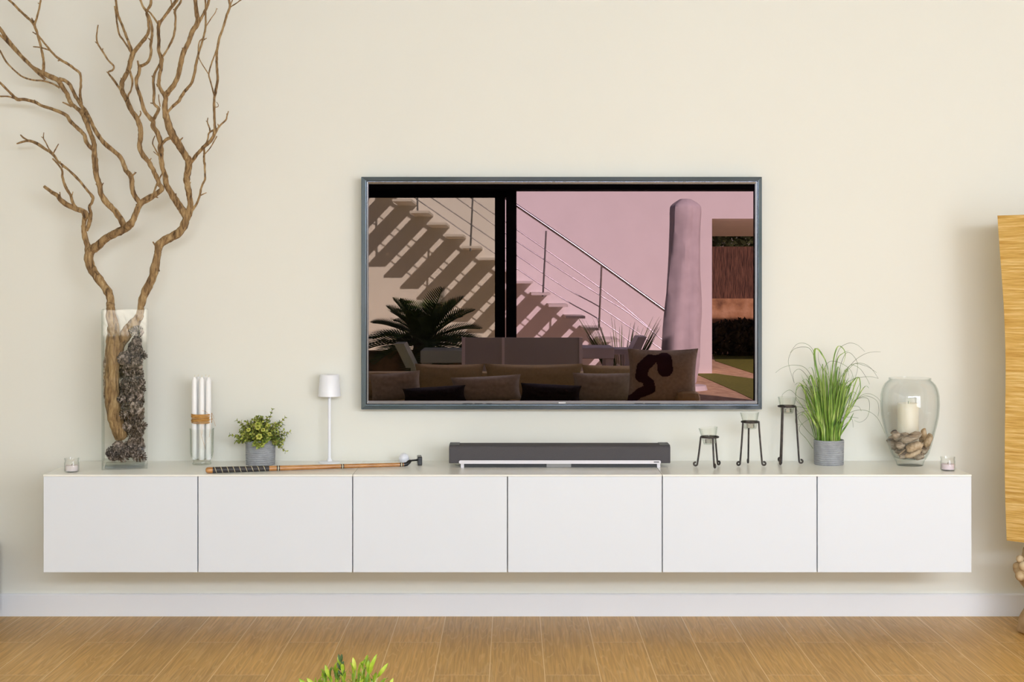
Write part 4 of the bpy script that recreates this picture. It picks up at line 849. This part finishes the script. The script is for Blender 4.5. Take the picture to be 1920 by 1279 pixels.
# ================================================================== behind the camera: what the television mirrors
def pillow(w, h, t, n=22):
    mb = MB(); vv = []
    for sgn in (-1, 1):
        for j in range(n+1):
            for i in range(n+1):
                u = i/n*2-1; v = j/n*2-1
                e = max(0, (1-abs(u)**2.6))*max(0, (1-abs(v)**2.6)); pin = 1-0.07*(1-abs(u)**2)*(abs(v)**3); pin2 = 1-0.07*(1-abs(v)**2)*(abs(u)**3)
                wr = 0.010*noise.noise(Vector((u*3, v*3, sgn)))
                vv.append(Vector((u*w/2*pin2, sgn*(t/2*e**0.45+wr*e), v*h/2*pin)))
    m1 = (n+1)**2; ff = []
    for s in (0, 1):
        for j in range(n):
            for i in range(n):
                a = s*m1+j*(n+1)+i; q = (a, a+1, a+n+2, a+n+1); ff.append(q if s == 0 else q[::-1])
    mb.add(vv, ff); return mb
SY = 5.80-12.0     # sofa back line
so_ = thing('sofa', 'long tan cloth sofa behind the camera, mirrored in the television', 'sofa', (-0.35, -5.95, 0))
MB().box((-1.85, -0.55, 0.12), (1.75, 0.35, 0.29)).build('seat_frame', M['sofa'], so_, bevel=0.03)
MB().box((-1.85, -0.68, 0.12), (1.75, -0.52, 0.60)).build('backrest', M['sofa'], so_, bevel=0.03)
for x in (-1.97, 1.67): MB().box((x, -0.66, 0.12), (x+0.2, 0.35, 0.50)).build('armrest', M['sofa'], so_, bevel=0.05)
for x in (-1.8, 1.7):
    for y in (-0.55, 0.28): MB().box((x-0.03, y-0.03, 0), (x+0.03, y+0.03, 0.12)).build('leg', M['black'], so_)
for (a, b) in ((-1.8, -0.86), (-0.84, 0.28), (0.30, 1.65)): MB().box((a, -0.4, 0.28), (b, 0.34, 0.38)).build('seat_cushion', M['sofa'], so_, bevel=0.04)
def place_pillow(name, lb, l_, t_, r_, b_, D, m, thick=0.16, tilt=-0.18, roll=0, cat='cushion'):
    a = R(l_, b_, D); c = R(r_, t_, D); ctr = (a+c)/2
    o = pillow(c.x-a.x, c.z-a.z, thick).build(name, m, smooth=True); o.location = ctr; o.rotation_euler = (tilt, roll, 0); tag(o, lb, cat, 'sofa cushions'); return o
place_pillow('cushion', 'tan back cushion at the left end of the mirrored sofa', 660, 700, 782, 747, 12.1, M['sofa'])
place_pillow('cushion', 'tan back cushion left of centre on the mirrored sofa', 778, 681, 908, 747, 12.15, M['sofa'])
place_pillow('cushion', 'widest tan back cushion at the middle of the mirrored sofa', 908, 681, 1093, 747, 12.15, M['sofa'])
place_pillow('cushion', 'tan back cushion behind the lettered cushion on the mirrored sofa', 1090, 683, 1235, 747, 12.1, M['sofa'])
place_pillow('cushion', 'pale buttoned cushion at left of the mirrored sofa', 694, 697, 790, 753, 11.75, M['taupe'], 0.13, roll=-0.08)
place_pillow('cushion', 'black plush cushion at left of the mirrored sofa', 755, 725, 874, 756, 11.6, M['black_fur'], 0.15, roll=-0.06)
place_pillow('cushion', 'plain taupe cushion at the middle of the mirrored sofa', 846, 704, 978, 753, 11.72, M['taupe'], 0.14, roll=-0.05)
place_pillow('cushion', 'black plush cushion at the middle of the mirrored sofa', 975, 720, 1090, 756, 11.6, M['black_fur'], 0.15, roll=0.05)
place_pillow('cushion', 'buttoned taupe cushion beside the lettered cushion on the mirrored sofa', 1073, 698, 1190, 753, 11.75, M['taupe'], 0.13)
big = place_pillow('cushion', 'large taupe cushion with dark curved applique on the mirrored sofa', 1176, 652, 1308, 758, 11.5, M['taupe'], 0.16)
# applique: a thick dark curved character following the cushion face
def segd(p, a, b):
    a = Vector(a); b = Vector(b); t = max(0, min(1, (p-a).dot(b-a)/max(1e-9, (b-a).length_squared))); return (p-(a+(b-a)*t)).length
def in_app(u, v):      # in enlarged crop pixels
    p = Vector((u, v))
    for a, b, w in (((975, 610), (985, 710), 60), ((960, 590), (850, 615), 32), ((850, 615), (780, 690), 48), ((780, 690), (765, 780), 50), ((765, 780), (835, 830), 38), ((835, 840), (850, 900), 45), ((850, 900), (760, 945), 45), ((760, 945), (680, 1020), 40)):
        if segd(p, a, b) < w*1.16: return True
    return False
src = pillow(1, 1, 1, 90); n = 90; m1 = (n+1)**2
W_ = (R(1308, 0, 11.5).x-R(1176, 0, 11.5).x); H_ = (R(0, 652, 11.5).z-R(0, 758, 11.5).z)
src = pillow(W_, H_, 0.16, 90); ap = MB(); used = {}
for j in range(n):
    for i in range(n):
        cu = 650+(i+0.5)/n*640; cv = 1065-(j+0.5)/n*540
        if in_app(cu, cv):
            q = []
            for idx in (j*(n+1)+i, j*(n+1)+i+1, (j+1)*(n+1)+i+1, (j+1)*(n+1)+i):
                if idx not in used:
                    used[idx] = len(ap.v); v = src.v[m1+idx].copy(); v.y += 0.004; ap.v.append(v)
                q.append(used[idx])
            ap.f.append(tuple(reversed(q)))
ap.build('applique', M['maroon'], big, smooth=True)
# pale bench behind the sofa
bn = thing('patio_bench', 'pale sling backed bench behind the sofa, mirrored in the television', 'bench', (R(979, 0, 12.95).x, 5.80-12.95, 0))
zt_ = R(0, 633, 12.95).z; xw = (R(1092, 0, 12.95).x-R(866, 0, 12.95).x)/2
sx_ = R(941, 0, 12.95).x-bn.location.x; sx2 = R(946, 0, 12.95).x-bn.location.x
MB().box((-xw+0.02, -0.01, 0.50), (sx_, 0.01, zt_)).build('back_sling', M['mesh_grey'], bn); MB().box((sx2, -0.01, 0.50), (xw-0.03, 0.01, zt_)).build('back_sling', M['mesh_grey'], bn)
MB().box((sx_, -0.012, 0.44), (sx2, 0.016, zt_)).build('light_gap_strip', M['white_metal'], bn)  # white strip added for the light showing through the gap between the slings
MB().box((-xw, -0.45, 0.40), (xw, 0.0, 0.44)).build('seat', M['mesh_grey'], bn)
for x in (-xw, xw-0.03): MB().box((x, -0.015, 0), (x+0.03, 0.015, zt_)).build('rear_leg', M['white_metal'], bn); MB().box((x, -0.45, 0), (x+0.03, -0.42, 0.40)).build('front_leg', M['white_metal'], bn)
# ---- terrace
struct('floor_terrace', MB().box((-14, -45, -0.12), (16, BACK-0.2, -0.02)), M['paving'], 'stone paved terrace, mirrored in the television')
def gpoly(pts, z0, z1, name, m):
    mb = MB(); q = []
    for px, py in pts:
        D = EYE.z*F/(py-HZ); q.append(((px-960)/F*D, 5.80-D))
    n = len(q); mb.add([(x, y, z0) for x, y in q]+[(x, y, z1) for x, y in q], [tuple(range(n, 2*n))]+[(k, (k+1) % n, n+(k+1) % n, n+k) for k in range(n)]); return mb.build(name, m)
o = gpoly([(1336, 661), (1440, 668), (1440, 707), (1341, 675)], -0.03, -0.014, 'lawn_strip', M['lawn']); tag(o, 'far strip of lawn by the stone wall, mirrored in the television', 'lawn', kind='stuff')
o = gpoly([(1304, 699), (1342, 698.5), (1440, 712), (1440, 760), (1384, 733)], -0.03, -0.014, 'lawn_strip', M['lawn']); tag(o, 'near strip of lawn between paved paths, mirrored in the television', 'lawn', kind='stuff')
YW = 5.80-21.5
ox = R(1335, 0, 21.5).x; oz = R(0, 410, 21.5).z
hw_ = MB(); hw_.box((-12, YW-0.9, -0.02), (ox, YW, 3.25)); hw_.box((ox, YW-0.9, oz), (8, YW, 3.25)); hw_.add([(ox, YW-0.85, oz), (8, YW-0.85, oz), (8, YW-3.2, oz-0.17), (ox, YW-3.2, oz-0.17), (ox, YW-0.85, oz+0.4), (8, YW-0.85, oz+0.4), (8, YW-3.2, oz+0.4), (ox, YW-3.2, oz+0.4)], [(0, 1, 2, 3), (7, 6, 5, 4), (0, 4, 5, 1), (1, 5, 6, 2), (2, 6, 7, 3), (3, 7, 4, 0)]); hw_.box((7.2, YW-0.9, -0.02), (8, YW, oz))
struct('wall_house', hw_, M['render_white'], 'white rendered house wall across the terrace, mirrored in the television')
# stairs: thin cantilevered treads
stt = thing('outdoor_staircase', 'floating white stone staircase with steel cable railing, mirrored in the television', 'staircase', (0, YW, 0))
tips = [(768-32.6*3, 395-22*3), (768-32.6*2, 395-22*2), (768-32.6, 373)]+[(768+32.6*k, 395+22*k) for k in range(14)]
DT = 20.3
for (px, py) in tips:
    a = R(px, py, DT); c = R(px+36, py+4, DT)
    if c.z < 0.1: break
    MB().box((a.x, YW-0.0, c.z-0.004), (c.x, 5.80-DT, a.z)).build('tread', M['tread'], stt, world_pts=True)
def rail(pts, r, name, m):
    MB().tube([R(x, y, DT+0.06) for x, y in spline(pts, 4)], r, 10).build(name, m, stt, smooth=True, world_pts=True)
rail([(700, 210), (850, 305), (968, 385), (1080, 462), (1165, 523), (1241, 578), (1290, 612)], 0.024, 'handrail', M['steel'])
for q_ in ([(780, 300), (900, 383), (968, 430), (1127, 541), (1200, 600), (1235, 632)], [(700, 270), (856, 371), (968, 452), (1060, 512), (1127, 555), (1180, 588), (1245, 640)],
           [(720, 310), (812, 373), (968, 478), (1060, 540), (1125, 576), (1190, 620), (1240, 655)], [(700, 320), (779, 372), (968, 503), (1060, 563), (1122, 598), (1180, 640), (1215, 668)]):
    rail(q_, 0.0080, 'cable', M['steel'])
for (xt, yt, xb, yb) in ((782, 262, 783, 396), (888, 333, 882, 471), (1024, 433, 1018, 556), (1128, 497, 1123, 618)):
    MB().tube([R(xt, yt, DT+0.05), R(xb, yb, DT+0.05)], 0.014, 8).build('railing_post', M['steel'], stt, world_pts=True)
# closed parasol under a canvas cover
PA = R(1283, 0, 18.3); par = thing('covered_parasol', 'closed parasol under a pale canvas cover, mirrored in the television', 'parasol', (PA.x, PA.y, 0))
mb = MB(); vv = []; NS = 28
prof = [(0.07, 0.200), (0.4, 0.235), (0.9, 0.24), (1.3, 0.22), (1.8, 0.205), (2.1, 0.205), (2.3, 0.21), (2.37, 0.18), (2.44, 0.07)]
prof = spline(prof, 4)
for z, r in prof:
    for k in range(NS):
        a = 2*PI*k/NS; rr = r*0.96*(1+0.13*math.sin(3*a+z*0.9)+0.07*math.sin(7*a+z*2.0)+0.05*noise.noise(Vector((math.cos(a)*2, math.sin(a)*2, z*2.2)))); vv.append(Vector((rr*math.cos(a)+0.10*(z-1.3)*0.35-0.03, rr*math.sin(a), z)))
nn_ = len(prof); mb.add(vv, [(i*NS+k, i*NS+(k+1) % NS, (i+1)*NS+(k+1) % NS, (i+1)*NS+k) for i in range(nn_-1) for k in range(NS)]+[tuple((nn_-1)*NS+k for k in range(NS))])
mb.build('canvas_cover', M['canvas'], par, smooth=True)
MB().tube([(0, 0, 0.0), (0, 0, 2.4)], 0.03, 10).build('pole', M['white_metal'], par); MB().lathe([(0, -0.02), (0.3, -0.02), (0.28, 0.04), (0, 0.06)], 24).build('base', M['white_metal'], par)
# cycad palm with leaflets in a low stone bed
PC = R(795, 655, 17.2); pm = thing('cycad_palm', 'dark green cycad palm against the white wall, mirrored in the television', 'palm', (PC.x, PC.y, 0.0))
MB().tube([(0, 0, 0.0), (0, 0, 0.35), (0, 0, 0.64)], [0.16, 0.17, 0.12], 14).build('trunk', M['stem'], pm, smooth=True)
rp = random.Random(4); fd = MB()
for i in range(46):
    a = 2*PI*i*0.381966; el = 1.12-1.25*(i/46)+rp.uniform(-0.1, 0.1); L = rp.uniform(0.74, 0.92); d_ = Vector((math.cos(a)*math.cos(el), math.sin(a)*math.cos(el), math.sin(el)))
    pts = [Vector((0, 0, 0.62))+d_*L*t+Vector((0, 0, -0.30*t*t*math.cos(el))) for t in [k/24 for k in range(25)]]
    fd.tube(pts, 0.007, 5)
    for k in range(3, 25):
        t = k/24; tg = (pts[min(24, k+1)]-pts[k-1]).normalized(); sd = tg.cross(Vector((0, 0, 1))); sd = sd.normalized() if sd.length > 0.01 else Vector((1, 0, 0)); up = sd.cross(tg)
        for s in (-1, 1):
            ll = 0.23*math.sin(PI*min(1, t*0.85+0.12))+0.03; dl = (sd*s*0.8+tg*0.75+up*0.35).normalized(); p = pts[k]; w = tg*0.012
            fd.add([p-w, p+w, p+dl*ll*0.6+w*0.8, p+dl*ll, p+dl*ll*0.6-w*0.8], [(0, 1, 2, 3, 4)])
fd.build('fronds', M['palm'], pm)
a = R(640, 668, 18.2); b = R(868, 697, 18.2)
o = MB().box((a.x-1, a.y-0.3, -0.02), (b.x, a.y, 0.48)).build('stone_planter_wall', M['stone'], loc=(a.x, a.y, 0)); tag(o, 'low rubble stone planter wall by the palm, mirrored in the television', 'wall')
# patio furniture
def patio_table(x0_, x1_, yt, D, lb, th=0.06):
    a = R(x0_, yt, D); c = R(x1_, yt, D); cx = (a.x+c.x)/2; hw2 = (c.x-a.x)/2; t = thing('patio_table', lb, 'table', (cx, a.y, 0), group='white patio tables')
    MB().box((-hw2, -0.4, a.z-th), (hw2, 0.25, a.z)).build('tabletop', M['white_metal'], t, bevel=0.01)
    for sx in (-1, 1):
        for y in (-0.36, 0.19): MB().box((sx*(hw2-0.05)-0.04, y-0.03, -0.02), (sx*(hw2-0.05)+0.04, y+0.03, a.z-th)).build('leg', M['white_metal'], t)
patio_table(791, 900, 655, 15.75, 'low white patio table in front of the palm, mirrored in the television', 0.14)
patio_table(1060, 1149, 650, 15.6, 'white patio table right of the bench, mirrored in the television', 0.12)
def lounger(xb, yb, xt, yt, D, lb):
    a = R(xb, yb, D); c = R(xt, yt, D); t = thing('sun_lounger', lb, 'sun lounger', (a.x, a.y, 0), group='white sun loungers')
    dx = c.x-a.x; dz = c.z-a.z; MB().add([(-0.05, -0.5, a.z), (0.05, -0.5, a.z), (dx+0.05, -0.5, c.z), (dx-0.05, -0.5, c.z), (-0.05, 0, a.z), (0.05, 0, a.z), (dx+0.05, 0, c.z), (dx-0.05, 0, c.z)], [(0, 1, 2, 3), (4, 7, 6, 5), (0, 4, 5, 1), (1, 5, 6, 2), (2, 6, 7, 3), (3, 7, 4, 0)]).build('backrest', M['white_metal'], t)
    s = -1 if dx > 0 else 1
    s = 1 if dx < 0 else -1
    MB().box((min(0, s*1.1), -0.5, a.z-0.06), (max(0, s*1.1), 0, a.z)).build('seat', M['white_metal'], t)
    for x in (s*0.1, s*1.0):
        for y in (-0.46, -0.04): MB().box((x-0.03, y-0.03, -0.02), (x+0.03, y+0.03, a.z-0.06)).build('leg', M['white_metal'], t)
lounger(770, 690, 748, 645, 14.9, 'white sun lounger with raised back left of the low table, mirrored in the television')
lounger(1193, 655, 1205, 632, 16.4, 'white sun lounger with raised back behind the cushions, mirrored in the television')
# ornamental grass clump
gc_ = R(1165, 668, 18.0); cl = MB(); r6 = random.Random(2)
for i in range(150):
    a = r6.uniform(0, 2*PI); l_ = r6.uniform(0.45, 0.95); d_ = Vector((math.cos(a)*0.28, math.sin(a)*0.28, 1)); pts = [Vector((math.cos(a)*0.1, math.sin(a)*0.1, 0))+d_*l_*t+Vector((math.cos(a), math.sin(a), 0))*0.2*t*t*l_ for t in (0, 0.3, 0.6, 0.85, 1)]
    ribbon(cl, pts, [0.012, 0.012, 0.009, 0.006, 0.002], (1, 0, 0))
o = cl.build('ornamental_grass', M['palm']); o.location = (gc_.x, gc_.y, -0.02); tag(o, 'spiky clump of ornamental grass by the stairs, mirrored in the television', 'grass')
# far garden: rubble wall, heather fence, hedge, tree
YF2 = 5.80-28.0
xa = R(1300, 0, 28).x; xb = 12
o = MB().box((xa-2, YF2-0.4, -0.02), (xb, YF2, R(0, 560, 28).z)).build('rubble_garden_wall', M['stone'], loc=(xa, YF2, 0)); tag(o, 'orange rubble garden wall under the heather fence, mirrored in the television', 'wall')
o = MB().box((xa-2, YF2-0.35, R(0, 560, 28).z), (xb, YF2-0.2, R(0, 462, 28).z)).build('heather_fence', M['thatch'], loc=(xa, YF2, 1)); tag(o, 'brown heather screen fence on top of the rubble wall, mirrored in the television', 'fence')
def leafball(cx, cy, cz, rx, ry, rz, n, s, m, name, lb, cat, seed):
    r = random.Random(seed); mb = MB()
    for i in range(n):
        u = Vector((r.gauss(0, 1), r.gauss(0, 1), r.gauss(0, 1))).normalized()*(r.random()**0.33); p = Vector((u.x*rx, u.y*ry, max(-cz, u.z*rz)+0)); d_ = Vector((r.gauss(0, 1), r.gauss(0, 1), r.gauss(0, 1))).normalized(); e_ = d_.orthogonal().normalized()
        mb.add([p-d_*s, p+e_*s*0.5, p+d_*s, p-e_*s*0.5], [(0, 1, 2, 3)])
    o = mb.build(name, m); o.location = (cx, cy, cz); tag(o, lb, cat); return o
h = R(1375, 625, 26.5); leafball(h.x+0.3, h.y, 0.30, 1.1, 0.5, 0.36, 2000, 0.07, M['hedge'], 'garden_shrub', 'dark shrub in front of the rubble wall, mirrored in the television', 'shrub', 1)
h = R(1400, 440, 31); leafball(h.x+0.4, h.y, 2.5, 1.5, 1.0, 1.0, 2600, 0.10, M['tree_leaf'], 'garden_tree', 'leafy tree top above the heather fence, mirrored in the television', 'tree', 2)
